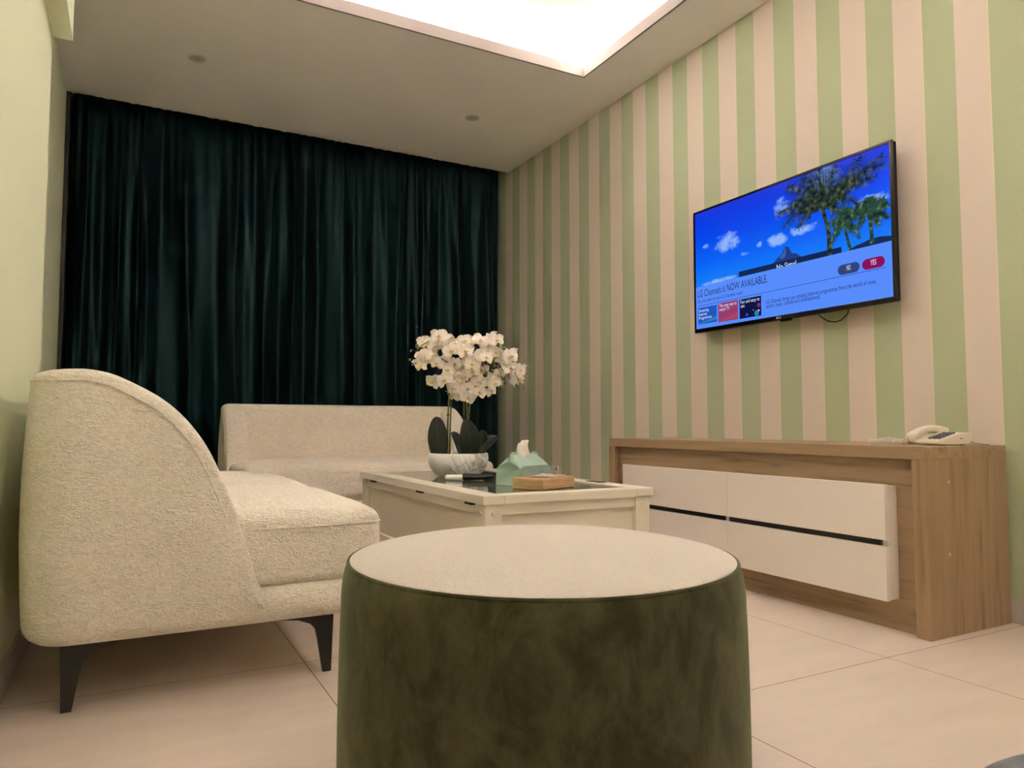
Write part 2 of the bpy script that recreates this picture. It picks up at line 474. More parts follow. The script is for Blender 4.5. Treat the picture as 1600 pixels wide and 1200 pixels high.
def sofa_shell(L):
    """U shaped upholstered shell: arms that sweep down plus the back"""
    R = 0.11
    path = []   # (point on outer outline, inward normal, top z, thickness)
    vs_ = []
    # left arm from front to back, spaced by profile length
    pv = np.array([p[0] for p in PROF]); pz = np.array([p[1] for p in PROF])
    sl = np.concatenate([[0], np.cumsum(np.hypot(np.diff(pv), np.diff(pz)))])
    ss = np.linspace(0, sl[-1], 80)
    vv = np.interp(ss, sl, pv)
    for v in vv[::-1]:
        if v < R: continue
        path.append((Vector((0, -v)), Vector((1, 0)), side_top(v), 0.0))
    for k in range(0, 13):
        a = math.pi / 2 * k / 12
        p = Vector((R - R * math.cos(a), -R + R * math.sin(a))); nrm = Vector((math.cos(a), -math.sin(a)))
        path.append((p, nrm, side_top(R), 0.0))
    for k in range(1, 40):
        path.append((Vector((R + (L - 2 * R) * k / 40, 0)), Vector((0, -1)), side_top(R), 0.0))
    n = len(path)
    right = [(Vector((L - p.x, p.y)), Vector((-nn.x, nn.y)), z, t) for p, nn, z, t in path[:n - 39][::-1]]
    path += right
    prof_n = None; rings = []
    zb = 0.16
    for p, nn, zt, _ in path:
        back = abs(nn.y)  # 1 on the back, 0 on the arms
        T = 0.125 + 0.055 * back
        rt = T * 0.5
        hgt = zt - zb
        loop = []   # (inward offset, z)
        rb = 0.045
        rbb = min(rb, hgt * 0.5)
        for k in range(5):                       # rounded lower outer edge
            a = math.pi / 2 * k / 4
            loop.append((rbb - rbb * math.sin(a) + 0.0, zb + rbb - rbb * math.cos(a)))
        loop = [(o_, z_) for o_, z_ in loop]
        rtt = min(0.036, hgt * 0.3)
        for k in range(1, 12):
            z = zb + rbb + (hgt - rbb - rtt) * k / 12
            q = k / 12
            loop.append((-0.010 * math.sin(math.pi * q) + 0.002 * q * q, z))
        lean = 0.002
        for k in range(13):                      # over the top
            a = math.pi * k / 12
            ro = (T - lean) / 2
            cx_ = lean + ro
            # superellipse for softly squared top
            ca, sa = math.cos(a), math.sin(a)
            ex = 0.75
            loop.append((cx_ - ro * (abs(ca) ** ex) * (1 if ca > 0 else -1), zt - rtt + rtt * (abs(sa) ** ex)))
        for k in range(1, 9):
            loop.append((T + 0.02 * back * k / 8, zt - rtt - (hgt - rtt) * k / 8))
        ring = []
        for o_, z_ in loop:
            q = p + nn * o_
            ring.append(Vector((q.x, q.y, z_)))
        rings.append(ring)
    bm = bmesh.new()
    V = [[bm.verts.new(c) for c in r] for r in rings]
    m = len(V[0])
    for i in range(len(V) - 1):
        for k in range(m):
            bm.faces.new([V[i][k], V[i][(k + 1) % m], V[i + 1][(k + 1) % m], V[i + 1][k]])
    bm.faces.new(V[0][::-1]); bm.faces.new(V[-1])
    bmesh.ops.recalc_face_normals(bm, faces=bm.faces)
    return bm
def arm_seam(L):
    bm = bmesh.new(); left = []; Rc = 0.11
    for v in np.linspace(0.515, 0.11, 60):
        z = side_top(v)
        # normal offset of the seam inside the silhouette
        dz = (side_top(v + 0.005) - side_top(v - 0.005)) / 0.01
        nl = math.hypot(1, dz); nx_, nz_ = dz / nl, -1 / nl
        off = 0.030
        left.append((-0.0008 + 0.004 * max(0.0, (0.22 - v) / 0.11), -(v + nx_ * off), z + nz_ * off))
    for k in range(1, 13):
        a = math.pi / 2 * k / 12
        left.append((Rc - (Rc - 0.0032) * math.cos(a), -Rc + (Rc - 0.0032) * math.sin(a), 0.761))
    pts = left + [(L - x, y, z) for x, y, z in left[::-1]]
    return tube(bm, pts, 0.0035, 6)
def sofa(L, cushions, label, loc, rz, mat):
    t = thing('sofa', label, 'sofa', loc, rz)
    mesh_obj('back_and_arms', sofa_shell(L), mat, t, smooth=60)
    # base
    D = 0.80
    bm = rbox((L / 2 - 0.0005, 0.32, 0.048), 0.044, (16, 8, 3))
    bmesh.ops.translate(bm, vec=(L / 2, -0.475, 0.208), verts=bm.verts)
    mesh_obj('base', bm, mat, t, smooth=60)
    w = (L - 0.020) / cushions
    for c in range(cushions):
        hx, hy, hz = w / 2 - 0.0015, 0.335, 0.0925
        first, last = c == 0, c == cushions - 1
        def deform(v, hx=hx, hy=hy, hz=hz):
            u = v.x / hx; f = v.y / hy; g = v.z / hz
            dome = 0.034 * (1 - u ** 4) * (1 - abs(f) ** 3.0) if g > 0 else 0
            x = v.x; y = v.y; z = v.z + dome * max(0, g)
            # side and front faces swell
            z2 = 1 - g * g
            if f < 0: y -= 0.012 * z2 * (1 - abs(u) ** 6) * (-f)
            # upper edge leans in, front corner rounded in plan
            if f < -0.55:
                k = (-f - 0.55) / 0.45
                if (u < 0 and first) or (u > 0 and last): x -= 0.020 * k * k * (1 if u > 0 else -1) * abs(u) ** 3
            return Vector((x, y, z))
        bm = rbox((hx, hy, hz), 0.034, (14, 12, 4), deform)
        bmesh.ops.translate(bm, vec=(0.010 + w * (c + 0.5), -0.155 - hy, 0.2475 + hz), verts=bm.verts)
        cu = mesh_obj('seat_cushion', bm, mat, t, smooth=60)
        # stitched seam just under the top edge, round the exposed sides
        cxx, cyy, czz = 0.010 + w * (c + 0.5), -0.155 - hy, 0.2475 + hz
        pts = []
        r_ = 0.034
        def P3(x, y): 
            v = deform(Vector((x, y, hz - r_ - 0.001)))
            return (v.x + cxx, v.y + cyy, v.z + czz)
        for y in np.linspace(0.0, -hy + r_, 14): pts.append(P3(-hx, y))
        for a in np.linspace(0, math.pi / 2, 7)[1:-1]: pts.append(P3(-hx + r_ - r_ * math.cos(a), -hy + r_ - r_ * math.sin(a)))
        for x in np.linspace(-hx + r_, hx - r_, 24): pts.append(P3(x, -hy))
        for a in np.linspace(0, math.pi / 2, 7)[1:-1]: pts.append(P3(hx - r_ + r_ * math.sin(a), -hy + r_ - r_ * math.cos(a)))
        for y in np.linspace(-hy + r_, 0.0, 14): pts.append(P3(hx, y))
        mesh_obj('piping', tube(bmesh.new(), pts, 0.0028, 6), mat, cu, smooth=180)
    mesh_obj('piping', arm_seam(L), mat, t, smooth=180)
    for sx in (0, 1):
        for sf in (0, 1):
            # leg: flared bracket tapering to a slim foot, in the side plane
            poly = [(0.0, 0.0), (0.022, 0.0), (0.036, 0.085), (0.043, 0.115), (0.058, 0.132), (0.090, 0.145), (0.155, 0.152), (0.155, 0.165), (-0.004, 0.165)]
            xx = 0.085 if sx == 0 else L - 0.085
            v0 = 0.085 if sf == 0 else 0.705
            sg = 1 if sf == 0 else -1
            bm = bmesh.new()
            prism(bm, poly, -0.013, 0.013, lambda a, b, d: Vector((xx + d * (0.6 + 2.5 * b), -(v0 + sg * a), b)))
            bmesh.ops.bevel(bm, geom=[e for e in bm.edges if e.calc_length() > 0.02], offset=0.0015, segments=1, affect='EDGES')
            mesh_obj('leg', bm, M['blackleg'], t)
    return t
sofa(1.62, 2, 'cream boucle sofa in left foreground with swept-down arm and black legs', (-0.205, 1.90, 0), math.pi / 2, M['boucle'])
sofa(1.55, 1, 'cream boucle sofa standing in front of the teal curtain behind the coffee table', (0.50, 4.86, 0), 0, M['boucle2'])

# ------------------------------------------------------------------ pouf
def pouf():
    cx_, cy_ = 0.638, 1.092
    t = thing('pouf', 'large round olive velvet pouf with cream top in the front centre', 'pouf', (cx_, cy_, 0))
    R = 0.339
    RS, ZS = R - 0.0135, 0.436     # seam between velvet and top
    prof = [(0, 0.004), (R - 0.03, 0.004), (R - 0.008, 0.012), (R - 0.001, 0.04)]
    for k in range(1, 20): prof.append((R + 0.002 - 0.004 * (k / 20) ** 3, 0.04 + 0.335 * k / 20))
    for k in range(0, 11):
        a = math.radians(8.2 * k)
        prof.append((R - 0.002 - (R - 0.002 - RS) * (1 - math.cos(a)) / (1 - math.cos(math.radians(82))), 0.375 + (ZS - 0.375) * math.sin(a) / math.sin(math.radians(82))))
    prof.append((RS - 0.006, ZS + 0.001)); prof.append((0.0, ZS - 0.002))
    bm = lathe(bmesh.new(), prof, 160)
    mesh_obj('velvet_body', bm, M['olive'], t, smooth=50)
    prof = [(0, ZS - 0.004), (RS - 0.004, ZS - 0.004), (RS - 0.0015, ZS + 0.002)]
    for k in range(1, 28):
        q = 1 - (k / 28) ** 1.5
        prof.append(((RS - 0.002) * q, ZS + 0.003 + 0.026 * (1 - q ** 3.2)))
    prof.append((0, ZS + 0.029))
    bm = lathe(bmesh.new(), prof, 160)
    for v in bm.verts:
        if v.co.z > 0.44:
            r_ = v.co.xy.length
            v.co.z += 0.0022 * math.sin(v.co.x * 19 + 1) * math.cos(v.co.y * 16) * (1 - r_ / R)
    mesh_obj('top_cushion', bm, M['top'], t, smooth=50)
    bm = bmesh.new()
    pts = [((RS + 0.0005) * math.cos(a), (RS + 0.0005) * math.sin(a), ZS - 0.001) for a in np.linspace(0, 2 * math.pi, 161)]
    tube(bm, pts, 0.0032, 8, cap=False)
    mesh_obj('piping', bm, M['olive'], t, smooth=180)
pouf()
def grey_pouf():
    cx_, cy_ = 0.775, 0.235
    t = thing('footstool', 'blue-grey upholstered seat just poking into the bottom right corner', 'stool', (cx_, cy_, 0))
    prof = [(0, 0.06), (0.19, 0.06), (0.2, 0.075), (0.203, 0.30)]
    for k in range(1, 9):
        a = math.radians(90 * k / 8); prof.append((0.163 + 0.04 * math.cos(a), 0.30 + 0.035 * math.sin(a)))
    for k in range(1, 10): prof.append((0.163 * (1 - k / 10), 0.335 + 0.018 * (1 - (1 - k / 10) ** 2)))
    prof.append((0, 0.353))
    mesh_obj('seat', lathe(bmesh.new(), prof, 96), M['grey'], t, smooth=50)
    for k in range(4):
        a = math.pi / 4 + k * math.pi / 2
        mesh_obj('leg', tube(bmesh.new(), [(0.13 * math.cos(a), 0.13 * math.sin(a), 0.07), (0.15 * math.cos(a), 0.15 * math.sin(a), 0.0)], [0.014, 0.009], 12), M['blackleg'], t, smooth=50)
grey_pouf()

# ------------------------------------------------------------------ coffee table
TX0, TX1, TY0, TY1, TZ = 0.940, 1.555, 1.940, 3.205, 0.45
def coffee_table():
    o = Vector(((TX0 + TX1) / 2, (TY0 + TY1) / 2, 0))
    t = thing('coffee_table', 'ivory coffee table with inset glass top standing behind the pouf', 'table', o)
    iv = M['ivory']; fw = 0.062
    bm = bmesh.new(); zt0 = TZ - 0.027; e = 0.010
    box(bm, TX0 - e, TX0 + fw, TY0 - e, TY1 + e, zt0, TZ, 0.002); box(bm, TX1 - fw, TX1 + e, TY0 - e, TY1 + e, zt0, TZ, 0.002)
    box(bm, TX0 + fw, TX1 - fw, TY0 - e, TY0 + fw - 0.01, zt0, TZ, 0.002); box(bm, TX0 + fw, TX1 - fw, TY1 - fw, TY1 + e, zt0, TZ, 0.002)
    mesh_obj('top_frame', bm, iv, t, o)
    mesh_obj('glass_pane', BX(TX0 + fw, TX1 - fw, TY0 + fw - 0.01, TY1 - fw, TZ - 0.010, TZ - 0.004), M['glass'], t, o)
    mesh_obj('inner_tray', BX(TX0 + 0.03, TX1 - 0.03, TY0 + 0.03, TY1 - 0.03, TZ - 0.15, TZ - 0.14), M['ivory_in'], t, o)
    pw = 0.058
    for (x, sx) in ((TX0, 1), (TX1, -1)):
        for (y, sy) in ((TY0, 1), (TY1, -1)):
            xa, xb = sorted((x, x + sx * pw)); ya, yb = sorted((y, y + sy * pw))
            lg = mesh_obj('leg', BX(xa, xb, ya, yb, 0, zt0, 0.002), iv, t, o)
            for (cx_, cy_, nx_, ny_) in (((xa + xb) / 2, y, 0, -sy), (x, (ya + yb) / 2, -sx, 0)):
                bm = bmesh.new()
                r_ = bmesh.ops.create_cone(bm, cap_ends=True, segments=20, radius1=0.0075, radius2=0.006, depth=0.003)
                n_ = Vector((nx_, ny_, 0)); rot = Vector((0, 0, 1)).rotation_difference(n_).to_matrix()
                bmesh.ops.rotate(bm, verts=r_['verts'], matrix=rot)
                bmesh.ops.translate(bm, verts=r_['verts'], vec=Vector((cx_, cy_, zt0 - 0.028)) + n_ * 0.0015)
                mesh_obj('screw_cap', bm, iv, lg, o)
    zl0, zl1 = 0.165, 0.205
    rail = bmesh.new(); pan = bmesh.new()
    for x, sx in ((TX0, 1), (TX1, -1)):
        a = sorted((x + sx * 0.004, x + sx * 0.026)); box(rail, *a, TY0 + pw, TY1 - pw, zt0 - 0.034, zt0, 0.001); box(rail, *a, TY0 + pw, TY1 - pw, zl0, zl1, 0.001)
        a = sorted((x + sx * 0.020, x + sx * 0.0255)); box(pan, *a, TY0 + pw, TY1 - pw, zl1 - .002, zt0 - 0.033)
    for y, sy in ((TY0, 1), (TY1, -1)):
        a = sorted((y + sy * 0.004, y + sy * 0.026)); box(rail, TX0 + pw, TX1 - pw, *a, zt0 - 0.034, zt0, 0.001); box(rail, TX0 + pw, TX1 - pw, *a, zl0, zl1, 0.001)
        a = sorted((y + sy * 0.020, y + sy * 0.0255)); box(pan, TX0 + pw, TX1 - pw, *a, zl1 - .002, zt0 - 0.033)
    mesh_obj('rail', rail, iv, t, o); mesh_obj('side_panel', pan, iv, t, o)
    mesh_obj('bottom_board', BX(TX0 + 0.03, TX1 - 0.03, TY0 + 0.03, TY1 - 0.03, zl0 + 0.005, zl0 + 0.02), iv, t, o)
    for y in (2.04, 2.47, 3.03):
        mesh_obj('clip', BX(TX0 - 0.0105, TX0 + 0.02, y - 0.025, y + 0.025, zt0 - 0.007, zt0 + 0.0005, 0.0008), M['clip'], t, o)
    mesh_obj('clip', BX(TX1 - 0.035, TX1 - 0.005, 2.18, 2.27, TZ - 0.001, TZ + 0.002, 0.0008), M['clip'], t, o)
coffee_table()
GZ = TZ - 0.004

# ------------------------------------------------------------------ sideboard
def sideboard():
    x0, x1, y0, y1, zt, th = 2.18, 2.62, 1.377, 3.04, 0.592, 0.040
    o = Vector(((x0 + x1) / 2, (y0 + y1) / 2, 0))
    t = thing('sideboard', 'oak sideboard with white drawers standing against the striped wall', 'sideboard', o)
    mesh_obj('top_board', BX(x0, x1, y0, y1, zt - th, zt, 0.001), M['wood_h'], t, o)
    for y in (y0, y1 - 0.046): mesh_obj('end_panel', BX(x0, x1, y, y + 0.046, 0, zt - th - 0.0006, 0.001), M['wood_v'], t, o)
    mesh_obj('back_panel', BX(2.212, 2.232, y0 + 0.046, y1 - 0.046, 0.105, zt - th), M['wood_h'], t, o)
    mesh_obj('plinth', BX(2.208, 2.232, y0 + 0.046, y1 - 0.046, 0.0, 0.104, 0.0006), M['wood_h'], t, o)
    bm = bmesh.new()
    for z in (0.764, 0.9):
        pass
    fx = 2.148; ya, yb, ym = 1.497, 2.885, 2.19
    box(bm, fx + 0.018, 2.212, ya + 0.001, yb - 0.001, 0.100, 0.462, 0.001)
    mesh_obj('drawer_box', bm, M['white'], t, o)
    for (a, b) in ((ya, ym - 0.001), (ym + 0.001, yb)):
        for (c, d) in ((0.098, 0.271), (0.291, 0.468)):
            dr = mesh_obj('drawer', BX(fx, fx + 0.017, a, b, c, d, 0.0012), M['white'], t, o)
        mesh_obj('handle_groove', BX(fx + 0.008, fx + 0.018, a + 0.022, b - 0.004 if b < 2.5 else b, 0.272, 0.290), M['black'], t, o)
    for p in ((2.293, 0.480), (2.286, 0.255)):
        bm = bmesh.new(); r_ = bmesh.ops.create_cone(bm, cap_ends=True, segments=16, radius1=0.005, radius2=0.005, depth=0.002)
        bmesh.ops.rotate(bm, verts=bm.verts, matrix=Matrix.Rotation(math.pi / 2, 3, 'X')); bmesh.ops.translate(bm, verts=bm.verts, vec=(p[0], y0 - 0.001, p[1]))
        mesh_obj('screw_cover', bm, plain('pale_cover_cap', (0.62, 0.48, 0.33, 1), 0.6), t, o)
sideboard()

# ------------------------------------------------------------------ telephone on the sideboard
def phone():
    t = thing('telephone', 'cream corded telephone on the near end of the oak sideboard', 'telephone', (2.345, 1.438, 0.592), math.radians(-10)); t.scale = (0.82, 0.82, 0.82)
    cr = plain('cream_plastic', (0.74, 0.67, 0.55, 1), 0.35); dk = plain('dark_plastic_keys', (0.10, 0.11, 0.14, 1), 0.4)
    # local: X towards wall (phone's far end), Y across, near corner at origin
    L, W = 0.185, 0.155
    bm = bmesh.new()
    side = [(0.0, 0.008), (0.012, 0.004), (L - 0.02, 0.004), (L - 0.004, 0.022), (L, 0.046), (L - 0.006, 0.052), (L * 0.62, 0.050), (0.02, 0.024), (0.002, 0.018)]
    prism(bm, side, 0, W, lambda a, b, d: Vector((a, d, b)))
    bmesh.ops.bevel(bm, geom=list(bm.edges), offset=0.0028, segments=3, affect='EDGES')
    mesh_obj('base', bm, cr, t, smooth=40)
    # keys
    def topz(x): return 0.024 + (x - 0.02) * (0.026 / (L * 0.62 - 0.02)) if x < L * 0.62 else 0.050
    for i in range(5):
        for j in range(3):
            x = 0.034 + i * 0.018; y = 0.022 + j * 0.021
            bm = rbox((0.0058, 0.0072, 0.003), 0.0014, (1, 1, 1))
            bmesh.ops.rotate(bm, verts=bm.verts, matrix=Matrix.Rotation(-math.atan(0.274), 3, 'Y'))
            bmesh.ops.translate(bm, verts=bm.verts, vec=(x, y, topz(x) + 0.0022))
            mesh_obj('key', bm, dk, t, smooth=40)
    # feet and little jack on the side
    mesh_obj('foot', BX(0.03, 0.05, 0.01, 0.02, 0.0, 0.006), dk, t); mesh_obj('foot', BX(0.14, 0.155, 0.01, 0.02, 0.0, 0.006), dk, t)
    mesh_obj('jack', BX(0.118, 0.130, -0.0008, 0.002, 0.026, 0.030), dk, t)
    # handset lying along the far side
    bm = bmesh.new(); n = 40; rings = []
    for i in range(n + 1):
        s = i / n; x = -0.012 + 0.185 * s
        z = 0.036 + 0.022 * math.sin(math.pi * min(1, s * 1.02)) ** 0.8 + 0.026 * s
        hw = 0.026 - 0.006 * math.sin(math.pi * s); 
        low = 0.022 if (s < 0.24 or s > 0.78) else 0.022 - 0.010 * math.sin(math.pi * (s - 0.24) / 0.54)
        tk = 0.004 + low
        if i in (0, n): hw *= 0.7; tk *= 0.55
        ring = []
        for k in range(16):
            a = 2 * math.pi * k / 16
            ca, sa = math.cos(a), math.sin(a)
            ring.append(bm.verts.new((x, 0.120 + hw * (abs(ca) ** 0.6) * math.copysign(1, ca), z + (tk if sa < 0 else 0.009) * (abs(sa) ** 0.6) * math.copysign(1, sa))))
        rings.append(ring)
    for i in range(n):
        for k in range(16): bm.faces.new([rings[i][k], rings[i][(k + 1) % 16], rings[i + 1][(k + 1) % 16], rings[i + 1][k]])
    bm.faces.new(rings[0][::-1]); bm.faces.new(rings[-1]); bmesh.ops.recalc_face_normals(bm, faces=bm.faces)
    hs = mesh_obj('handset', bm, cr, t, smooth=60)
    # coiled cord
    bm = bmesh.new(); ctl = [Vector(p) for p in ((-0.010, 0.125, 0.024), (-0.03, 0.16, 0.014), (-0.050, 0.22, 0.010), (-0.040, 0.30, 0.010), (-0.015, 0.315, 0.011), (0.0, 0.275, 0.016), (-0.012, 0.23, 0.022), (-0.006, 0.18, 0.014), (0.012, 0.152, 0.010))]
    dense = []
    m = len(ctl)
    for i in range(m - 1):
        p0, p1, p2, p3 = ctl[max(i - 1, 0)], ctl[i], ctl[i + 1], ctl[min(i + 2, m - 1)]
        for k in range(60):
            u = k / 60
            dense.append(0.5 * ((2 * p1) + (p2 - p0) * u + (2 * p0 - 5 * p1 + 4 * p2 - p3) * u * u + (3 * p1 - p0 - 3 * p2 + p3) * u ** 3))
    # resample helix finely
    fine = []; dd = [0]
    for i in range(1, len(dense)): dd.append(dd[-1] + (dense[i] - dense[i - 1]).length)
    tot = dd[-1]; da = np.array([list(p) for p in dense]); N = int(tot / 0.0088 * 12)
    for i in range(N):
        s = tot * i / N
        P = Vector([float(np.interp(s, dd, da[:, c])) for c in range(3)]); Q = Vector([float(np.interp(s + 0.002, dd, da[:, c])) for c in range(3)])
        tn = (Q - P).normalized() if (Q - P).length > 1e-6 else tn
        u = tn.cross(Vector((0, 0, 1))).normalized(); w = tn.cross(u); a = s / 0.0088 * 2 * math.pi
        fine.append(P + (u * math.cos(a) + w * math.sin(a)) * 0.0085)
    tube(bm, fine, 0.0021, 6)
    mesh_obj('coiled_cord', bm, cr, t, smooth=180)
    bm = bmesh.new(); tube(bm, [(0.175, 0.03, 0.02), (0.20, 0.025, 0.016), (0.225, 0.02, 0.008), (0.245, 0.0, 0.003), (0.262, -0.01, 0.002)], 0.0017, 6)
    mesh_obj('line_cable', bm, plain('grey_cable', (0.12, 0.10, 0.08, 1), 0.5), t, smooth=180)
phone()

# ------------------------------------------------------------------ television (local X to the viewer's right, Y into the wall, Z up)
def text_mesh(txt, size, xs=0.62, bold=0.0):
    cu = bpy.data.curves.new('t', 'FONT'); cu.body = txt; cu.size = size; cu.offset = bold; cu.resolution_u = 3
    ob = bpy.data.objects.new('t', cu); C.objects.link(ob)
    bpy.context.view_layer.update()
    dg = bpy.context.evaluated_depsgraph_get()
    me = bpy.data.meshes.new_from_object(ob.evaluated_get(dg))
    bpy.data.objects.remove(ob); bpy.data.curves.remove(cu)
    co = np.empty(len(me.vertices) * 3); me.vertices.foreach_get('co', co); co = co.reshape(-1, 3); co[:, 0] *= xs
    me.vertices.foreach_set('co', co.ravel())
    return me, co[:, 0].min(), co[:, 0].max()
def tv():
    W, Hh = 1.100, 0.626; zc0 = 1.128; yc = 2.257
    t = thing('television', 'flat black television mounted on the striped wall showing a palm beach screen', 'television', (2.553, yc, zc0), -math.pi / 2)
    gl = plain('gloss_black_bezel', (0.004, 0.004, 0.005, 1), 0.25); bk = plain('matt_black_casing', (0.004, 0.004, 0.005, 1), 0.45)
    bm = bmesh.new(); bz = 0.011; b2 = 0.020; hw = W / 2
    box(bm, -hw, hw, 0, 0.012, 0, b2, 0.002); box(bm, -hw, hw, 0, 0.012, Hh - bz, Hh, 0.002)
    box(bm, -hw, -hw + bz, 0, 0.012, b2, Hh - bz); box(bm, hw - bz, hw, 0, 0.012, b2, Hh - bz)
    mesh_obj('bezel', bm, gl, t)
    bm = rbox((hw - 0.001, 0.0125, Hh / 2 - 0.001), 0.007, (2, 2, 2)); bmesh.ops.translate(bm, verts=bm.verts, vec=(0, 0.021, Hh / 2))
    box(bm, -hw + 0.06, hw - 0.06, 0.02, 0.05, 0.005, 0.42, 0.008)
    mesh_obj('casing', bm, bk, t, smooth=40)
    bk.node_tree.nodes['Principled BSDF'].inputs['Specular IOR Level'].default_value = 0.15
    mesh_obj('wall_bracket', BX(-0.2, 0.2, 0.05, 0.0865, 0.15, 0.4), bk, t)
    # screen frame in (u,v): u 0..1 over the full width, v 0..1 over the full height
    def P(u, v, d=0.0): return Vector((-hw + u * W, 0.0035 - d, v * 0.628))
    # screen sky with clouds
    n = NT('screen_sky'); tc = n.new('ShaderNodeTexCoord'); sp = n.new('ShaderNodeSeparateXYZ'); n.link(tc.outputs['Object'], sp.inputs[0])
    u = n.math('DIVIDE', n.math('ADD', sp.outputs['X'], hw), W); v = n.math('DIVIDE', sp.outputs['Z'], 0.628)
    sky = n.ramp(v, [(0.36, rgb(22, 128, 250)), (0.55, rgb(5, 98, 245)), (0.75, rgb(2, 70, 236)), (0.92, rgb(6, 56, 226)), (1.0, rgb(36, 54, 208))])
    nz = n.noise(n.coords((1, 1, 1.4)), 22, 6, 0.65); tot = None
    for (cu_, cv_, ru, rv, st) in ((0.215, 0.67, 0.10, 0.10, 1.0), (0.075, 0.69, 0.028, 0.03, 0.8), (0.393, 0.585, 0.026, 0.03, 0.9), (0.49, 0.58, 0.07, 0.065, 1.1),
                                   (0.515, 0.80, 0.055, 0.11, 0.85), (0.62, 0.60, 0.10, 0.05, 0.9), (0.31, 0.545, 0.045, 0.022, 0.6), (0.92, 0.66, 0.11, 0.055, 0.9),
                                   (0.16, 0.385, 0.14, 0.03, 0.9), (0.72, 0.90, 0.10, 0.14, 0.75), (0.20, 0.49, 0.03, 0.03, 0.4)):
        a = n.math('DIVIDE', n.math('SUBTRACT', u, cu_), ru); b = n.math('DIVIDE', n.math('SUBTRACT', v, cv_), rv)
        d = n.math('SUBTRACT', 1.0, n.math('ADD', n.math('MULTIPLY', a, a), n.math('MULTIPLY', b, b)))
        d = n.math('MULTIPLY', n.math('MAXIMUM', d, 0.0), st)
        tot = d if tot is None else n.math('MAXIMUM', tot, d)
    k = n.math('SUBTRACT', n.math('MULTIPLY', nz, 2.0), n.math('SUBTRACT', 1.42, n.math('MULTIPLY', tot, 1.05)))
    k = n.math('MULTIPLY', k, n.math('GREATER_THAN', tot, 0.0))
    cl = n.ramp(k, [(0.0, (0, 0, 0, 1)), (0.55, (0.85, 0.85, 0.85, 1))])
    col = n.mix(cl, sky, rgb(150, 190, 250))
    n.base((0, 0, 0, 1)); n.link(col, n.b.inputs['Emission Color']); n.b.inputs['Emission Strength'].default_value = 1.0
    n.set(Roughness=0.35); n.b.inputs['Specular IOR Level'].default_value = 0.1
    scr = mesh_obj('screen', BX(-hw + 0.009, hw - 0.009, 0.0035, 0.008, 0.018, Hh - 0.009), n.m, t)
    lay = [0.0003]
    def poly(name, pts, m, depth=None):
        lay[0] += 0.00012; d = lay[0] if depth is None else depth
        bm = bmesh.new(); f = bm.faces.new([bm.verts.new(P(a, b, d)) for a, b in pts]); bmesh.ops.recalc_face_normals(bm, faces=[f])
        return mesh_obj(name, bm, m, scr)
    def txt(s, u0, v0, u1, size, m, xs=None, bold=0.0):
        lay[0] += 0.00012
        me, a, b = text_mesh(s, size, 1.0, bold)
        w = (u1 - u0) * W; k_ = w / (b - a)
        co = np.empty(len(me.vertices) * 3); me.vertices.foreach_get('co', co); co = co.reshape(-1, 3)
        out = np.stack([-hw + u0 * W + (co[:, 0] - a) * k_, np.full(len(co), 0.0035 - lay[0]), v0 * 0.628 + co[:, 1]], 1)
        me.vertices.foreach_set('co', out.ravel()); me.materials.clear(); me.materials.append(m)
        o = bpy.data.objects.new('lettering', me); C.objects.link(o); o.parent = scr; return o
    def frond_mesh(bm, a, b, droop, wid, rng, n_=26, dep=0.0):
        a = Vector(a); b = Vector(b)
        for i in range(n_ + 1):
            s = i / n_
            p = a.lerp(b, s) + Vector((0, droop * math.sin(math.pi * s) * 1.0))
            q = a.lerp(b, min(1, s + 1 / n_)) + Vector((0, droop * math.sin(math.pi * min(1, s + 1 / n_))))
            d = (q - p)
            if d.length < 1e-6: d = b - a
            d.normalize()
            for sg in (-1, 1):
                ln = wid * (0.35 + 0.9 * math.sin(math.pi * (0.12 + 0.8 * s))) * rng.uniform(0.75, 1.2)
                nrm = Vector((-d.y, d.x)) * sg
                tip = p + (nrm * 0.75 + d * 0.65 + Vector((0, -0.45))) .normalized() * ln
                w = 0.0042
                vs3 = [bm.verts.new(P(*(p - d * w), dep)), bm.verts.new(P(*(p + d * w), dep)), bm.verts.new(P(*tip, dep))]
                bm.faces.new(vs3)
            if i < n_:
                w = 0.003; nn = Vector((-d.y, d.x)) * w
                bm.faces.new([bm.verts.new(P(*(p - nn), dep)), bm.verts.new(P(*(q - nn), dep)), bm.verts.new(P(*(q + nn), dep)), bm.verts.new(P(*(p + nn), dep))])
    pm = NT('screen_palm'); f = pm.noise(pm.coords(), 45, 3)
    pc = pm.ramp(f, [(0.35, rgb(18, 28, 34)), (0.52, rgb(44, 60, 48)), (0.66, rgb(84, 94, 74)), (0.78, rgb(122, 116, 104))])
    pm.base((0, 0, 0, 1)); pm.link(pc, pm.b.inputs['Emission Color']); pm.b.inputs['Emission Strength'].default_value = 1.0; pm.b.inputs['Specular IOR Level'].default_value = 0.0
    pg = NT('screen_young_palm'); f = pg.noise(pg.coords(), 50, 3)
    pc = pg.ramp(f, [(0.35, rgb(16, 42, 44)), (0.58, rgb(52, 84, 62)), (0.75, rgb(130, 142, 124))])
    pg.base((0, 0, 0, 1)); pg.link(pc, pg.b.inputs['Emission Color']); pg.b.inputs['Emission Strength'].default_value = 1.0; pg.b.inputs['Specular IOR Level'].default_value = 0.0
    rng = random.Random(3)
    E = lambda nm, r, g, b: emis('screen_' + nm, rgb(r, g, b), 1.0)
    dkblue = E('dark_banner', 22, 40, 82); hill = E('hill', 26, 44, 84)
    E_m = E('mountain', 34, 60, 128)
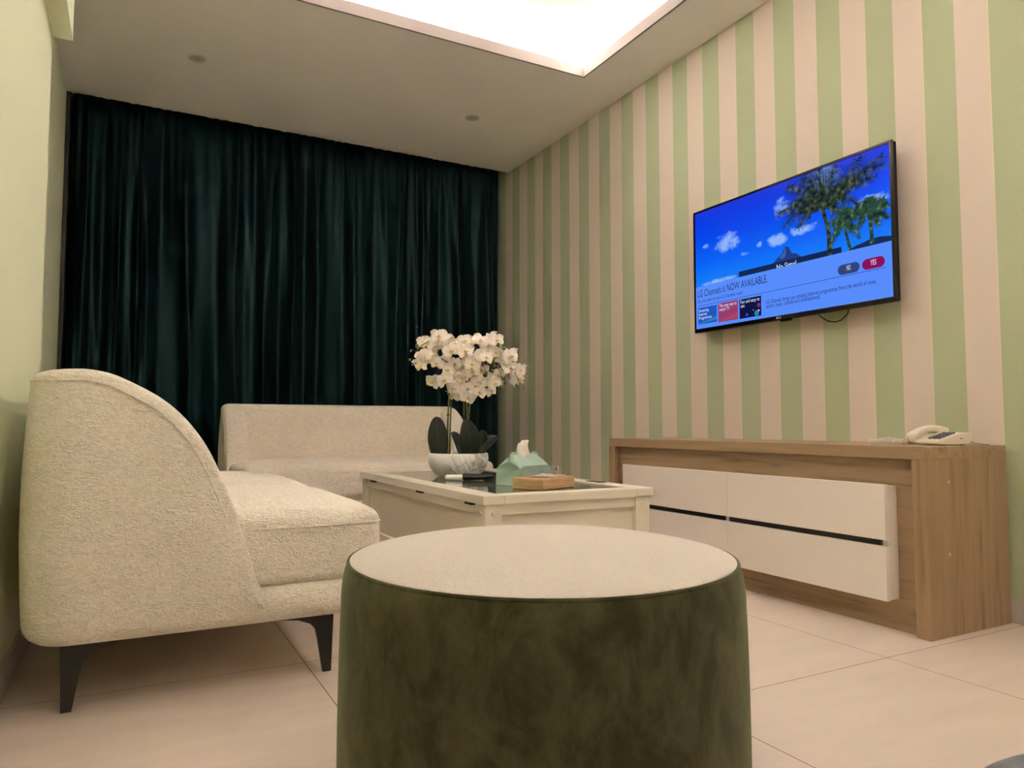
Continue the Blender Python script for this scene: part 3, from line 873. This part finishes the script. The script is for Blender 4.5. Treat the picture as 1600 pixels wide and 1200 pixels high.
    poly('mountain_picture', [(0.395, 0.375), (0.407, 0.384), (0.47, 0.42), (0.494, 0.451), (0.515, 0.472), (0.527, 0.512), (0.533, 0.514), (0.547, 0.505), (0.562, 0.455), (0.582, 0.447), (0.602, 0.420), (0.657, 0.385), (0.66, 0.372)], E_m)
    poly('mountain_ridge', [(0.50, 0.448), (0.522, 0.474), (0.530, 0.512), (0.534, 0.470), (0.528, 0.44), (0.512, 0.43)], E('ridge', 62, 98, 176))
    poly('hill_picture', [(0.82, 0.37), (0.828, 0.385), (0.85, 0.398), (0.87, 0.402), (0.90, 0.414), (0.942, 0.418), (0.991, 0.404), (0.991, 0.37)], hill)
    poly('dark_caption_box', [(0.278, 0.376), (0.789, 0.372), (0.789, 0.413), (0.278, 0.417)], dkblue)
    txt('No Signal', 0.485, 0.362, 0.582, 0.034, E('white_letters', 225, 232, 250))
    def palm(name, trunk, crown, tips, wid, m, tw):
        lay[0] += 0.00012; dep = lay[0]; bm = bmesh.new()
        for (a, b, w0, w1) in zip(trunk, trunk[1:], tw, tw[1:]):
            bm.faces.new([bm.verts.new(P(a[0] - w0, a[1], dep)), bm.verts.new(P(a[0] + w0, a[1], dep)), bm.verts.new(P(b[0] + w1, b[1], dep)), bm.verts.new(P(b[0] - w1, b[1], dep))])
        for (tu, tv_, dr) in tips: frond_mesh(bm, crown, (tu, tv_), dr, wid, rng, dep=dep)
        bmesh.ops.recalc_face_normals(bm, faces=bm.faces)
        mesh_obj(name, bm, m, scr)
    palm('palm_picture', [(0.737, 0.372), (0.737, 0.50), (0.733, 0.57), (0.722, 0.63), (0.710, 0.70)], (0.71, 0.705),
         [(0.50, 0.765, 0.04), (0.53, 0.66, 0.07), (0.55, 0.93, 0.03), (0.62, 0.965, -0.02), (0.655, 0.975, -0.02), (0.70, 0.975, -0.01), (0.77, 0.965, 0.0), (0.88, 0.962, -0.02), (0.965, 0.86, 0.05),
          (0.93, 0.80, 0.05), (0.86, 0.66, 0.07), (0.80, 0.60, 0.05), (0.60, 0.62, 0.06), (0.57, 0.80, 0.05), (0.96, 0.91, 0.03), (0.82, 0.82, 0.0)], 0.066, pm.m, (0.010, 0.009, 0.009, 0.008, 0.010))
    palm('palm_picture', [(0.826, 0.372), (0.815, 0.46), (0.80, 0.54)], (0.80, 0.54),
         [(0.745, 0.43, 0.05), (0.865, 0.44, 0.05), (0.80, 0.67, 0), (0.75, 0.59, 0.02), (0.85, 0.60, 0.02), (0.77, 0.50, 0.04), (0.835, 0.49, 0.04), (0.83, 0.65, 0.0)], 0.036, pg.m, (0.007, 0.006, 0.006))
    palm('palm_picture', [(0.915, 0.385), (0.912, 0.48), (0.905, 0.57)], (0.905, 0.57),
         [(0.835, 0.58, 0.03), (0.978, 0.52, 0.03), (0.86, 0.50, 0.04), (0.91, 0.68, 0), (0.965, 0.64, 0.01), (0.86, 0.65, 0.02), (0.94, 0.49, 0.03), (0.975, 0.59, 0.03)], 0.04, pg.m, (0.008, 0.007, 0.007))
    poly('pale_blue_panel', [(0.0085, 0.029), (0.9915, 0.029), (0.9915, 0.374), (0.0085, 0.374)], E('notice_panel', 88, 140, 252))
    ink = E('ink', 30, 42, 92); white = E('white', 215, 225, 250)
    txt('LG Channels is NOW AVAILABLE.', 0.022, 0.288, 0.436, 0.052, ink)
    txt('Do you want to set LG Channels now?', 0.022, 0.242, 0.298, 0.024, ink)
    poly('divider_line', [(0.022, 0.2165), (0.964, 0.2165), (0.964, 0.2195), (0.022, 0.2195)], ink)
    txt('LG Channels brings you amazing internet programmes from the world of news,', 0.427, 0.131, 0.927, 0.027, ink)
    txt('sports, music, comedy and entertainment.', 0.427, 0.100, 0.693, 0.027, ink)
    poly('blue_thumbnail', [(0.024, 0.066), (0.143, 0.066), (0.143, 0.200), (0.024, 0.200)], E('thumb_blue', 30, 88, 190))
    poly('blue_thumbnail_wave', [(0.024, 0.066), (0.143, 0.086), (0.143, 0.115), (0.09, 0.095), (0.024, 0.075)], E('thumb_wave', 46, 125, 190))
    poly('red_thumbnail', [(0.152, 0.057), (0.271, 0.057), (0.271, 0.206), (0.152, 0.206)], E('thumb_red', 150, 62, 112))
    poly('red_thumbnail_wave', [(0.152, 0.057), (0.271, 0.075), (0.271, 0.115), (0.20, 0.085)], E('thumb_red_dark', 170, 70, 96))
    poly('navy_thumbnail', [(0.280, 0.055), (0.401, 0.055), (0.401, 0.201), (0.280, 0.201)], E('thumb_navy', 16, 20, 66))
    def disc(name, cu_, cv_, r, m): poly(name, [(cu_ + r * math.cos(a) / 1.1 * 0.63, cv_ + r * math.sin(a)) for a in np.linspace(0, 2 * math.pi, 24, endpoint=False)], m)
    disc('navy_thumbnail_dot', 0.376, 0.078, 0.022, E('dot_teal', 40, 130, 170)); disc('navy_thumbnail_dot', 0.322, 0.078, 0.012, E('dot_blue', 40, 80, 190))
    disc('navy_thumbnail_dot', 0.388, 0.135, 0.017, E('dot_plum', 110, 50, 110)); disc('navy_thumbnail_dot', 0.388, 0.095, 0.007, white); disc('navy_thumbnail_dot', 0.358, 0.105, 0.006, E('dot_pink', 150, 110, 150))
    for i, s in enumerate(('Streaming', 'Internet', 'Programmes')): txt(s, 0.030, 0.165 - 0.030 * i, 0.030 + (0.063, 0.052, 0.082)[i], 0.022, white)
    txt('The new way to', 0.160, 0.172, 0.264, 0.024, white); txt('watch TV', 0.160, 0.142, 0.222, 0.024, white)
    txt('Fun and easy to', 0.288, 0.168, 0.394, 0.024, white); txt('use', 0.288, 0.138, 0.310, 0.024, white)
    def pill(name, u0, u1, v0, v1, m):
        r = (v1 - v0) / 2 * 0.628 / W; c = (v0 + v1) / 2; pts = []
        for a in np.linspace(-math.pi / 2, math.pi / 2, 14): pts.append((u1 - r + r * math.cos(a), c + (v1 - v0) / 2 * math.sin(a)))
        for a in np.linspace(math.pi / 2, 1.5 * math.pi, 14): pts.append((u0 + r + r * math.cos(a), c + (v1 - v0) / 2 * math.sin(a)))
        poly(name, pts, m)
    pill('no_button', 0.773, 0.864, 0.226, 0.292, E('button_grey', 52, 68, 122)); txt('NO', 0.811, 0.249, 0.827, 0.030, white)
    pill('yes_button', 0.874, 0.963, 0.226, 0.294, E('button_red', 138, 18, 92)); txt('YES', 0.907, 0.249, 0.930, 0.030, white)
    # logo on the lower bezel
    me, a, b = text_mesh('LG', 0.012, 1.0, 0.0004)
    lm = plain('silver_logo', (0.6, 0.6, 0.6, 1), 0.3)
    me.materials.clear(); me.materials.append(lm)
    co = np.empty(len(me.vertices) * 3); me.vertices.foreach_get('co', co); co = co.reshape(-1, 3)
    me.vertices.foreach_set('co', np.stack([-hw + 0.491 * W + co[:, 0] - a, np.full(len(co), -0.0006), 0.006 + co[:, 1]], 1).ravel())
    o = bpy.data.objects.new('logo', me); C.objects.link(o); o.parent = t; o['label'] = 'silver maker mark on lower bezel'
    bm = bmesh.new(); r_ = bmesh.ops.create_uvsphere(bm, u_segments=16, v_segments=8, radius=0.0055); bmesh.ops.scale(bm, vec=(1, 0.12, 1), verts=bm.verts)
    bmesh.ops.translate(bm, verts=bm.verts, vec=(-hw + 0.484 * W, 0.0, 0.0105)); mesh_obj('logo', bm, lm, t)
    bm = bmesh.new(); pts = [P(0.64, 0.02), P(0.665, -0.02), P(0.69, -0.047), P(0.724, -0.061), P(0.75, -0.052), P(0.776, -0.02), P(0.785, 0.03)]
    pts = [p + Vector((0, 0.045, 0)) for p in pts]
    tube(bm, pts, 0.0025, 8); mesh_obj('power_cable', bm, bk, t, smooth=180)
    mesh_obj('sensor', BX(-hw + 0.495 * W, -hw + 0.545 * W, 0.004, 0.02, -0.008, 0.001, 0.002), bk, t)
tv()

# ------------------------------------------------------------------ ceiling downlights (off), wall socket
def downlight(x, y, label):
    t = thing('downlight', label, 'ceiling light', (x, y, CZ))
    ring = plain('satin_ring', (0.62, 0.58, 0.54, 1), 0.5)
    mesh_obj('ring', lathe(bmesh.new(), [(0.034, -0.001), (0.036, -0.005), (0.044, -0.0055), (0.047, -0.003), (0.048, 0.0)], 48), ring, t, smooth=60)
    mesh_obj('lamp', lathe(bmesh.new(), [(0.0345, -0.0002), (0.030, -0.003), (0.020, -0.004), (0.019, -0.0015), (0.011, -0.0015), (0.010, -0.0035), (0, -0.004)], 48), plain('unlit_lamp', (0.50, 0.46, 0.42, 1), 0.3), t, smooth=40)
downlight(0.283, 4.234, 'small round unlit downlight in the ceiling nearer the left wall')
downlight(1.949, 4.223, 'small round unlit downlight in the ceiling nearer the striped wall')
def socket():
    t = thing('wall_socket', 'white power socket low on the striped wall beside the tissue box', 'socket', (WX, 4.32, 0.335), -math.pi / 2)
    wh = plain('socket_white', (0.75, 0.70, 0.65, 1), 0.4); dk = plain('socket_hole', (0.05, 0.04, 0.04, 1), 0.5)
    mesh_obj('face_plate', BX(-0.043, 0.043, -0.009, 0, -0.043, 0.043, 0.002), wh, t)
    bm = bmesh.new(); box(bm, -0.004, 0.004, -0.0095, -0.008, 0.008, 0.020); box(bm, -0.016, -0.006, -0.0095, -0.008, -0.016, -0.010); box(bm, 0.006, 0.016, -0.0095, -0.008, -0.016, -0.010)
    box(bm, 0.02, 0.032, -0.0095, -0.008, 0.012, 0.030)
    mesh_obj('pin_holes', bm, dk, t)
socket()

# ------------------------------------------------------------------ potted orchid
def orchid():
    ox, oy = 1.232, 2.80
    t = thing('potted_orchid', 'white orchid with dark leaves in a marbled bowl on the coffee table', 'plant', (ox, oy, GZ))
    R3 = Vector((math.cos(YAW), -math.sin(YAW), 0)); F3 = Vector((math.sin(YAW), math.cos(YAW), 0))
    S = 370.0; PX0 = 714.5; PZ0 = 743.0
    def at(px, py, d=0.0): return R3 * ((px - PX0) / S) + Vector((0, 0, (PZ0 - py) / S)) + F3 * d
    prof = [(0, 0.003), (0.070, 0.0), (0.086, 0.004), (0.104, 0.017), (0.118, 0.036), (0.1255, 0.056), (0.1275, 0.074), (0.1265, 0.088), (0.1235, 0.097), (0.119, 0.097), (0.117, 0.088), (0.113, 0.078), (0, 0.078)]
    mesh_obj('bowl', lathe(bmesh.new(), prof, 96), M['marble'], t, smooth=60)
    bm = bmesh.new(); lathe(bm, [(0.114, 0.079), (0.114, 0.086), (0.08, 0.091), (0.0, 0.094)], 48)
    rg = random.Random(1)
    for v in bm.verts: v.co.z += rg.uniform(-0.002, 0.002)
    mesh_obj('moss', bm, plain('dark_moss', (0.03, 0.035, 0.015, 1), 0.95, 0.4, 60, 0.6, 150), t, smooth=180)
    leafm = NT('dark_leaf'); leafm.base((0.011, 0.018, 0.011, 1)); leafm.set(Roughness=0.42); leafm.bump(leafm.noise(leafm.coords(), 90, 2), 0.1, 0.001); leafm = leafm.m
    veinm = plain('leaf_vein', (0.06, 0.065, 0.035, 1), 0.5)
    def leaf(path, width, nrm, cup=0.18):
        path = [Vector(p) for p in path]; n = 24; m = 8; bm = bmesh.new(); rows = []
        def cr(s):
            x = s * (len(path) - 1); i = min(int(x), len(path) - 2); u = x - i
            p0, p1, p2, p3 = path[max(i - 1, 0)], path[i], path[i + 1], path[min(i + 2, len(path) - 1)]
            return 0.5 * ((2 * p1) + (p2 - p0) * u + (2 * p0 - 5 * p1 + 4 * p2 - p3) * u * u + (3 * p1 - p0 - 3 * p2 + p3) * u ** 3)
        for i in range(n + 1):
            s = i / n; p = cr(s); tn = (cr(min(1, s + .02)) - cr(max(0, s - .02))).normalized()
            side = tn.cross(Vector(nrm)).normalized(); nn = side.cross(tn).normalized()
            w = width * (max(0.0, math.sin(math.pi * (0.10 + 0.90 * s) ** 0.9))) ** 0.62 if s < 1 else 0.0008
            w = max(w, 0.0008)
            rows.append([bm.verts.new(p + side * (w * (2 * j / m - 1)) + nn * (cup * w * (2 * j / m - 1) ** 2)) for j in range(m + 1)])
        for i in range(n):
            for j in range(m):
                f = bm.faces.new([rows[i][j], rows[i][j + 1], rows[i + 1][j + 1], rows[i + 1][j]])
        o = mesh_obj('leaf', bm, leafm, t, smooth=180)
        sd = o.modifiers.new('thickness', 'SOLIDIFY'); sd.thickness = 0.0025; sd.offset = 0
        bm = bmesh.new(); nn = -F3 if abs(Vector(nrm).dot(F3)) > 0.6 else Vector(nrm)
        tube(bm, [cr(s) + nn * 0.0012 for s in np.linspace(0.02, 0.97, 20)], 0.0009, 5)
        mesh_obj('midrib', bm, veinm, o, smooth=180)
    leaf([at(686, 712, -.04), at(685, 690, -.055), at(684, 668, -.06), at(682, 651, -.055)], 0.041, -F3, 0.12)
    leaf([at(735, 712, -.03), at(734, 692, -.05), at(732, 674, -.055), at(727, 655, -.05)], 0.044, -F3, 0.12)
    leaf([at(722, 712, .0), at(716, 694, .02), at(708, 680, .03), at(702, 676, .035)], 0.022, -F3 * .5 + Vector((0, 0, 1)), 0.2)
    leaf([at(744, 712, .01), at(748, 695, .02), at(752, 682, .02), at(750, 672, .02)], 0.026, -F3, 0.2)
    leaf([at(744, 712, -.01), at(756, 700, .0), at(768, 690, .0), at(776, 685, .0)], 0.024, -F3 * .6 + Vector((0, 0, 1)), 0.2)
    leaf([at(740, 710, .04), at(752, 694, .06), at(764, 684, .07), at(774, 682, .08)], 0.022, -F3 * .3 + Vector((0, 0, 1)), 0.2)
    stemm = plain('orchid_stem', (0.12, 0.13, 0.045, 1), 0.5, 0.2, 40); budm = plain('orchid_bud', (0.16, 0.18, 0.07, 1), 0.5, 0.3, 120)
    def catmull(ctl, n=14):
        ctl = [Vector(c) for c in ctl]; out = []; m = len(ctl)
        for i in range(m - 1):
            p0, p1, p2, p3 = ctl[max(i - 1, 0)], ctl[i], ctl[i + 1], ctl[min(i + 2, m - 1)]
            for k in range(n):
                u = k / n; out.append(0.5 * ((2 * p1) + (p2 - p0) * u + (2 * p0 - 5 * p1 + 4 * p2 - p3) * u * u + (3 * p1 - p0 - 3 * p2 + p3) * u ** 3))
        return out + [ctl[-1]]
    stems = [
        [at(697, 710, 0), at(698, 660, 0), at(700, 610, 0), at(704, 560, .0), at(698, 537, .0), at(680, 530, -.02), at(660, 540, -.05), at(650, 552, -.06)],
        [at(700, 710, .02), at(701, 655, .03), at(703, 605, .03), at(700, 575, .0), at(690, 562, -.03), at(672, 562, -.06), at(652, 568, -.08)],
        [at(724, 710, 0), at(723, 655, 0), at(724, 600, 0), at(726, 560, 0), at(738, 538, 0), at(757, 534, -.02), at(775, 542, -.05), at(788, 549, -.06)],
        [at(727, 710, .02), at(730, 655, .03), at(735, 600, .03), at(745, 575, 0), at(765, 560, -.02), at(785, 563, -.03), at(800, 580, -.05), at(810, 600, -.06)],
        [at(726, 710, -.02), at(729, 650, -.03), at(728, 610, -.04), at(740, 580, -.06), at(760, 571, -.09), at(774, 573, -.1), at(783, 592, -.11)]]
    for s in stems:
        pts = catmull(s); mesh_obj('stem', tube(bmesh.new(), pts, [0.0042 - 0.0026 * i / len(pts) for i in range(len(pts))], 8), stemm, t, smooth=180)
    for (px, py) in ((698, 648), (724, 648), (729, 648)):
        mesh_obj('stem_tie', tube(bmesh.new(), [at(px, py + 1, 0.01), at(px, py - 1, 0.01)], 0.0065, 10), plain('dark_tie', (0.02, 0.02, 0.01, 1), 0.6), t)
    # blossom mesh
    petm = NT('orchid_petal'); petm.base((0.86, 0.80, 0.74, 1)); petm.set(Roughness=0.6)
    petm.b.inputs['Subsurface Weight'].default_value = 0.15; petm.b.inputs['Subsurface Radius'].default_value = (0.01, 0.008, 0.006); petm = petm.m
    lipm = plain('orchid_lip', (0.76, 0.62, 0.30, 1), 0.6, 0.3, 300)
    def petal(bm, ang, ln, w, bend, tw=0.0, z0=0.0):
        n, m = 7, 6; rows = []
        for i in range(n + 1):
            s = i / n; r = 0.004 + ln * s
            ww = w * (max(0.0, math.sin(math.pi * (0.08 + 0.92 * s) ** 0.85))) ** 0.55 if i < n else w * 0.12
            row = []
            for j in range(m + 1):
                q = 2 * j / m - 1; x = r; y = ww * q; z = z0 + bend * s * s + 0.16 * ww * q * q + tw * q * s * 0.01 + 0.0012 * math.sin(9 * s + 5 * q)
                ca, sa = math.cos(ang), math.sin(ang)
                row.append(bm.verts.new((x * ca - y * sa, x * sa + y * ca, z)))
            rows.append(row)
        for i in range(n):
            for j in range(m): bm.faces.new([rows[i][j], rows[i][j + 1], rows[i + 1][j + 1], rows[i + 1][j]])
    protos = []
    for k in range(3):
        bm = bmesh.new(); R_ = math.radians
        b = (0.004, -0.004, 0.008)[k]
        petal(bm, R_(90), 0.029, 0.011, -0.004 + b * .5); petal(bm, R_(215), 0.028, 0.0105, -0.004); petal(bm, R_(-35), 0.028, 0.0105, -0.003)
        petal(bm, R_(22), 0.031, 0.0205, b, 1, 0.0018); petal(bm, R_(158), 0.031, 0.0205, b, -1, 0.0018)
        me = bpy.data.meshes.new('blossom'); bm.to_mesh(me); bm.free(); me.materials.append(petm); me.shade_smooth()
        protos.append(me)
    bm = bmesh.new(); r_ = bmesh.ops.create_uvsphere(bm, u_segments=10, v_segments=8, radius=0.0045); bmesh.ops.translate(bm, verts=r_['verts'], vec=(0, 0, 0.006))
    petal(bm, math.radians(-90), 0.011, 0.006, 0.010, 0, 0.003); petal(bm, math.radians(200), 0.007, 0.003, 0.008, 0, 0.003); petal(bm, math.radians(-20), 0.007, 0.003, 0.008, 0, 0.003)
    lipme = bpy.data.meshes.new('lip'); bm.to_mesh(lipme); bm.free(); lipme.materials.append(lipm); lipme.shade_smooth()
    rng = random.Random(11)
    B = [(230, 225), (160, 195), (300, 180), (370, 150), (440, 190), (500, 250), (560, 230), (190, 400), (155, 500), (270, 440), (420, 430), (350, 480), (530, 340), (560, 480), (585, 560),
         (600, 300), (690, 205), (690, 250), (790, 190), (880, 205), (960, 250), (1010, 160), (1075, 190), (700, 345), (745, 450), (700, 500), (780, 500), (890, 390), (950, 420), (1070, 340),
         (880, 540), (780, 580), (1240, 400), (1180, 420), (1250, 540), (1310, 600), (1370, 560), (1340, 660), (280, 700), (350, 690), (440, 690), (500, 640), (590, 700), (560, 780), (620, 860), (530, 860), (730, 900),
         (800, 690), (865, 830), (860, 700), (990, 680), (1000, 800), (1060, 720), (720, 790), (1090, 610), (660, 640), (1110, 390), (480, 560), (240, 330), (320, 250)]
    for i, (X, Y) in enumerate(B):
        px, py = 640 + X / 8.0, 510 + Y / 8.0
        d = rng.uniform(-0.10, 0.04)
        if 420 < X < 1000 and 300 < Y < 760: d -= 0.02
        p = at(px, py, d)
        c = at(722, 590, 0)
        out = (p - c); out.normalize()
        nrm = (-F3 * rng.uniform(0.8, 1.3) + out * rng.uniform(0.3, 0.9) + Vector((rng.uniform(-.35, .35), rng.uniform(-.35, .35), rng.uniform(-.35, .25)))).normalized()
        q = nrm.to_track_quat('Z', 'Y')
        o = bpy.data.objects.new('blossom', protos[i % 3]); C.objects.link(o); o.parent = t
        o.location = p; o.rotation_mode = 'QUATERNION'
        up = q @ Vector((0, 1, 0)); want = (Vector((0, 0, 1)) - nrm * nrm.z).normalized()
        a = math.atan2(up.cross(want).dot(nrm), up.dot(want)) + rng.uniform(-0.5, 0.5)
        from mathutils import Quaternion
        o.rotation_quaternion = Quaternion(nrm, a) @ q
        s = rng.uniform(0.95, 1.2); o.scale = (s, s, s)
        l = bpy.data.objects.new('lip', lipme); C.objects.link(l); l.parent = o
    # buds with little side stalks
    near = [pt for s in stems for pt in catmull(s)[40:]]
    for (X, Y, r) in ((100, 265, 5), (85, 380, 5), (90, 465, 5), (25, 320, 3), (12, 432, 3), (1100, 250, 5), (1170, 290, 4.5), (1150, 255, 3), (1040, 425, 5), (1050, 505, 4), (945, 600, 5), (1025, 572, 4.5),
                      (1150, 665, 4), (1130, 770, 4.5), (1320, 750, 4.5), (1412, 690, 2.5), (1412, 782, 2.5), (1345, 800, 2), (45, 490, 2.2), (1180, 720, 3)):
        p = at(640 + X / 8.0, 510 + Y / 8.0, -0.07)
        bm = bmesh.new(); bmesh.ops.create_uvsphere(bm, u_segments=12, v_segments=8, radius=r * 0.00175)
        bmesh.ops.scale(bm, vec=(0.9, 0.9, 1.15), verts=bm.verts); bmesh.ops.translate(bm, verts=bm.verts, vec=p)
        bo = mesh_obj('bud', bm, budm, t, smooth=180)
        q = min(near, key=lambda w: (w - p).length)
        mid = (p + q) / 2 + Vector((0, 0, 0.008))
        mesh_obj('stalk', tube(bmesh.new(), catmull([p, mid, q], 5), 0.0011, 5), stemm, bo, smooth=180)
orchid()

# ------------------------------------------------------------------ tissue box
def tissue_box():
    th = math.radians(22)
    t = thing('tissue_box', 'mint green leather tissue box on the glass beside the marbled bowl', 'tissue box', (1.272, 2.300, GZ), th)
    mint = plain('mint_leather', (0.33, 0.47, 0.39, 1), 0.48, 0.04, 30, 0.12, 500)
    L, W, hs, hr = 0.19, 0.105, 0.068, 0.108
    bm = bmesh.new(); nx, ny = 26, 20; grid = []
    # roof-like shell: cross-section along Y rises from walls to the ridge, ridge pinched between two snap ears
    def sec(u, w):   # u -1..1 along length, w -1..1 around (from front bottom over ridge to back bottom)
        a = abs(w); sg = math.copysign(1, w)
        end = abs(u)
        ridge = hr - 0.022 * max(0, (0.5 - end)) * 2 * 0.55 - 0.030 * max(0.0, end - 0.78) / 0.22
        sh = hs - 0.010 * max(0.0, end - 0.8) / 0.2
        if a > 0.5:                           # wall
            k = (1 - a) / 0.5
            y = W / 2 * (1 - 0.03 * k) ; z = sh * k
        else:
            k = (0.5 - a) / 0.5
            y = W / 2 * 0.97 * (1 - k) ** 0.9 + 0.003; z = sh + (ridge - sh) * (k ** 1.25) + 0.007 * math.sin(math.pi * min(1, k * 1.4)) * 0.6
        x = u * (L / 2) * (1.0 - (0.12 * (1 - a) if a <= 0.5 else 0.06 * (1 - a) / 1.0))
        return Vector((x, -y * sg, z + 0.001))
    N = 32
    for i in range(nx + 1):
        u = 2 * i / nx - 1
        grid.append([bm.verts.new(sec(u, 2 * j / N - 1)) for j in range(N + 1)])
    for i in range(nx):
        for j in range(N): bm.faces.new([grid[i][j], grid[i + 1][j], grid[i + 1][j + 1], grid[i][j + 1]])
    bmesh.ops.recalc_face_normals(bm, faces=bm.faces)
    o = mesh_obj('cover', bm, mint, t, smooth=50)
    sd = o.modifiers.new('thickness', 'SOLIDIFY'); sd.thickness = 0.002; sd.offset = 0
    # end gussets, folded slightly inwards
    for s in (-1, 1):
        bm = bmesh.new(); pts = []
        rim = [sec(s * 0.995, 2 * j / N - 1) for j in range(N + 1)]
        c0 = bm.verts.new(Vector((s * (L / 2 - 0.022), 0, 0.045))); c1 = bm.verts.new(Vector((s * L / 2 * 0.98, 0, 0.001)))
        vs2 = [bm.verts.new(p) for p in rim]
        for a, b in zip(vs2, vs2[1:]): bm.faces.new([a, b, c0])
        bm.faces.new([vs2[0], c0, c1]); bm.faces.new([vs2[-1], c1, c0])
        bmesh.ops.recalc_face_normals(bm, faces=bm.faces)
        mesh_obj('end_gusset', bm, mint, t, smooth=60)
        # ear with snap
        bm = bmesh.new(); ex = s * 0.058
        poly = [(0.021, 0), (0.017, 0.005), (0.010, 0.009), (0, 0.0105), (-0.010, 0.009), (-0.017, 0.005), (-0.021, 0), (-0.024, -0.018), (0.024, -0.018)]
        prism(bm, poly, -0.003, 0.003, lambda a, b, d: Vector((ex + a, d, hr - 0.001 + b)))
        ear = mesh_obj('ear', bm, mint, t)
        bm = bmesh.new(); bmesh.ops.create_cone(bm, cap_ends=True, segments=16, radius1=0.0042, radius2=0.003, depth=0.010)
        bmesh.ops.rotate(bm, verts=bm.verts, matrix=Matrix.Rotation(math.pi / 2, 3, 'X')); bmesh.ops.translate(bm, verts=bm.verts, vec=(ex, 0, hr + 0.0005))
        mesh_obj('snap', bm, plain('dark_snap', (0.10, 0.11, 0.09, 1), 0.35), ear)
    # tissue
    bm = bmesh.new(); n = 14; rows = []
    for i in range(n + 1):
        s = i / n; row = []
        hw = 0.030 - 0.004 * s ** 0.8
        for j in range(17):
            q = 2 * j / 16 - 1
            x = hw * q + 0.002 * math.sin(7 * s); y = 0.008 * math.sin(q * 5 + 2 * s) * (0.4 + s) + 0.004 * math.sin(q * 11)
            z = hr - 0.018 + 0.066 * s - 0.010 * s * abs(q) ** 2.5 + 0.004 * math.sin(q * 4) * s
            row.append(bm.verts.new((x - 0.004, y, z)))
        rows.append(row)
    for i in range(n):
        for j in range(16): bm.faces.new([rows[i][j], rows[i][j + 1], rows[i + 1][j + 1], rows[i + 1][j]])
    o = mesh_obj('tissue', bm, plain('tissue_paper', (0.84, 0.78, 0.73, 1), 0.9), t, smooth=180)
    sd = o.modifiers.new('thickness', 'SOLIDIFY'); sd.thickness = 0.0008
tissue_box()

# ------------------------------------------------------------------ wooden box with a printed card
def wooden_box():
    th = math.radians(24)
    loc = (1.198, 2.040, GZ)
    t = thing('wooden_box', 'small flat pale wooden box on the near edge of the glass', 'box', loc, th)
    pine = NT('pale_pine'); f = pine.noise(pine.coords((4, 4, 60)), 3, 4, 0.5, 0.6)
    pine.base(pine.ramp(f, [(0.3, (0.44, 0.27, 0.12, 1)), (0.6, (0.60, 0.40, 0.20, 1))])); pine.set(Roughness=0.5); pine = pine.m
    bm = rbox((0.095, 0.063, 0.018), 0.003, (2, 2, 2)); bmesh.ops.translate(bm, verts=bm.verts, vec=(0.095, 0.063, 0.0185))
    mesh_obj('body', bm, pine, t, smooth=40)
    mesh_obj('lid', BX(0.004, 0.186, 0.004, 0.122, 0.0366, 0.0382, 0.0005), pine, t)
    c = NT('printed_card'); f = c.noise(c.coords((1, 1, 1)), 26, 3)
    c.base(c.ramp(f, [(0.40, (0.70, 0.62, 0.56, 1)), (0.5, (0.42, 0.14, 0.12, 1)), (0.56, (0.75, 0.68, 0.62, 1)), (0.66, (0.30, 0.22, 0.22, 1))])); c.set(Roughness=0.35)
    bm = bmesh.new(); n = 12; rows = []
    for i in range(n + 1):
        row = []
        for j in range(n + 1):
            u, v = i / n, j / n
            row.append(bm.verts.new((-0.066 + 0.132 * u, -0.047 + 0.094 * v, 0.0008 + 0.0035 * (abs(2 * u - 1) ** 2.5))))
        rows.append(row)
    for i in range(n):
        for j in range(n): bm.faces.new([rows[i][j], rows[i + 1][j], rows[i + 1][j + 1], rows[i][j + 1]])
    o = mesh_obj('printed_card', bm, c.m, smooth=180); sd = o.modifiers.new('thickness', 'SOLIDIFY'); sd.thickness = 0.0006
    ctr = Vector(loc) + Matrix.Rotation(th, 3, 'Z') @ Vector((0.105, 0.066, 0.0382)); o.location = ctr; o.rotation_euler = (0, 0, th + 0.12)
    tag(o, 'glossy printed card lying on the flat pale wooden box', 'card')
wooden_box()

# ------------------------------------------------------------------ black and white handheld on the glass
def remote():
    t = thing('remote_control', 'black handset with white rounded end lying before the marbled bowl', 'remote control', (1.165, 2.56, GZ), math.radians(-29))
    blk = plain('gloss_black_plastic', (0.010, 0.009, 0.010, 1), 0.2); wht = plain('gloss_white_plastic', (0.78, 0.76, 0.72, 1), 0.3)
    def body(x0, x1, h0, h1, w0, w1, lift0, lift1, n=18, roundend=(True, True)):
        bm = bmesh.new(); rings = []
        for i in range(n + 1):
            s = i / n; x = x0 + (x1 - x0) * s; h = h0 + (h1 - h0) * s; w = w0 + (w1 - w0) * s; z = lift0 + (lift1 - lift0) * s * s
            e = 1.0
            if roundend[0] and s < 0.12: e = math.sqrt(max(0.02, 1 - (1 - s / 0.12) ** 2))
            if roundend[1] and s > 0.88: e = math.sqrt(max(0.02, 1 - ((s - 0.88) / 0.12) ** 2))
            rings.append([bm.verts.new((x, w * e * math.cos(2 * math.pi * k / 20), z + h + h * e * math.sin(2 * math.pi * k / 20))) for k in range(20)])
        for i in range(n):
            for k in range(20): bm.faces.new([rings[i][k], rings[i][(k + 1) % 20], rings[i + 1][(k + 1) % 20], rings[i + 1][k]])
        bm.faces.new(rings[0][::-1]); bm.faces.new(rings[-1]); bmesh.ops.recalc_face_normals(bm, faces=bm.faces); return bm
    mesh_obj('body', body(-0.024, 0.105, 0.0145, 0.008, 0.019, 0.015, 0.0, 0.008), blk, t, smooth=60)
    mesh_obj('end_cap', body(-0.088, -0.018, 0.011, 0.011, 0.015, 0.016, 0.0, 0.0, roundend=(True, False)), wht, t, smooth=60)
remote()
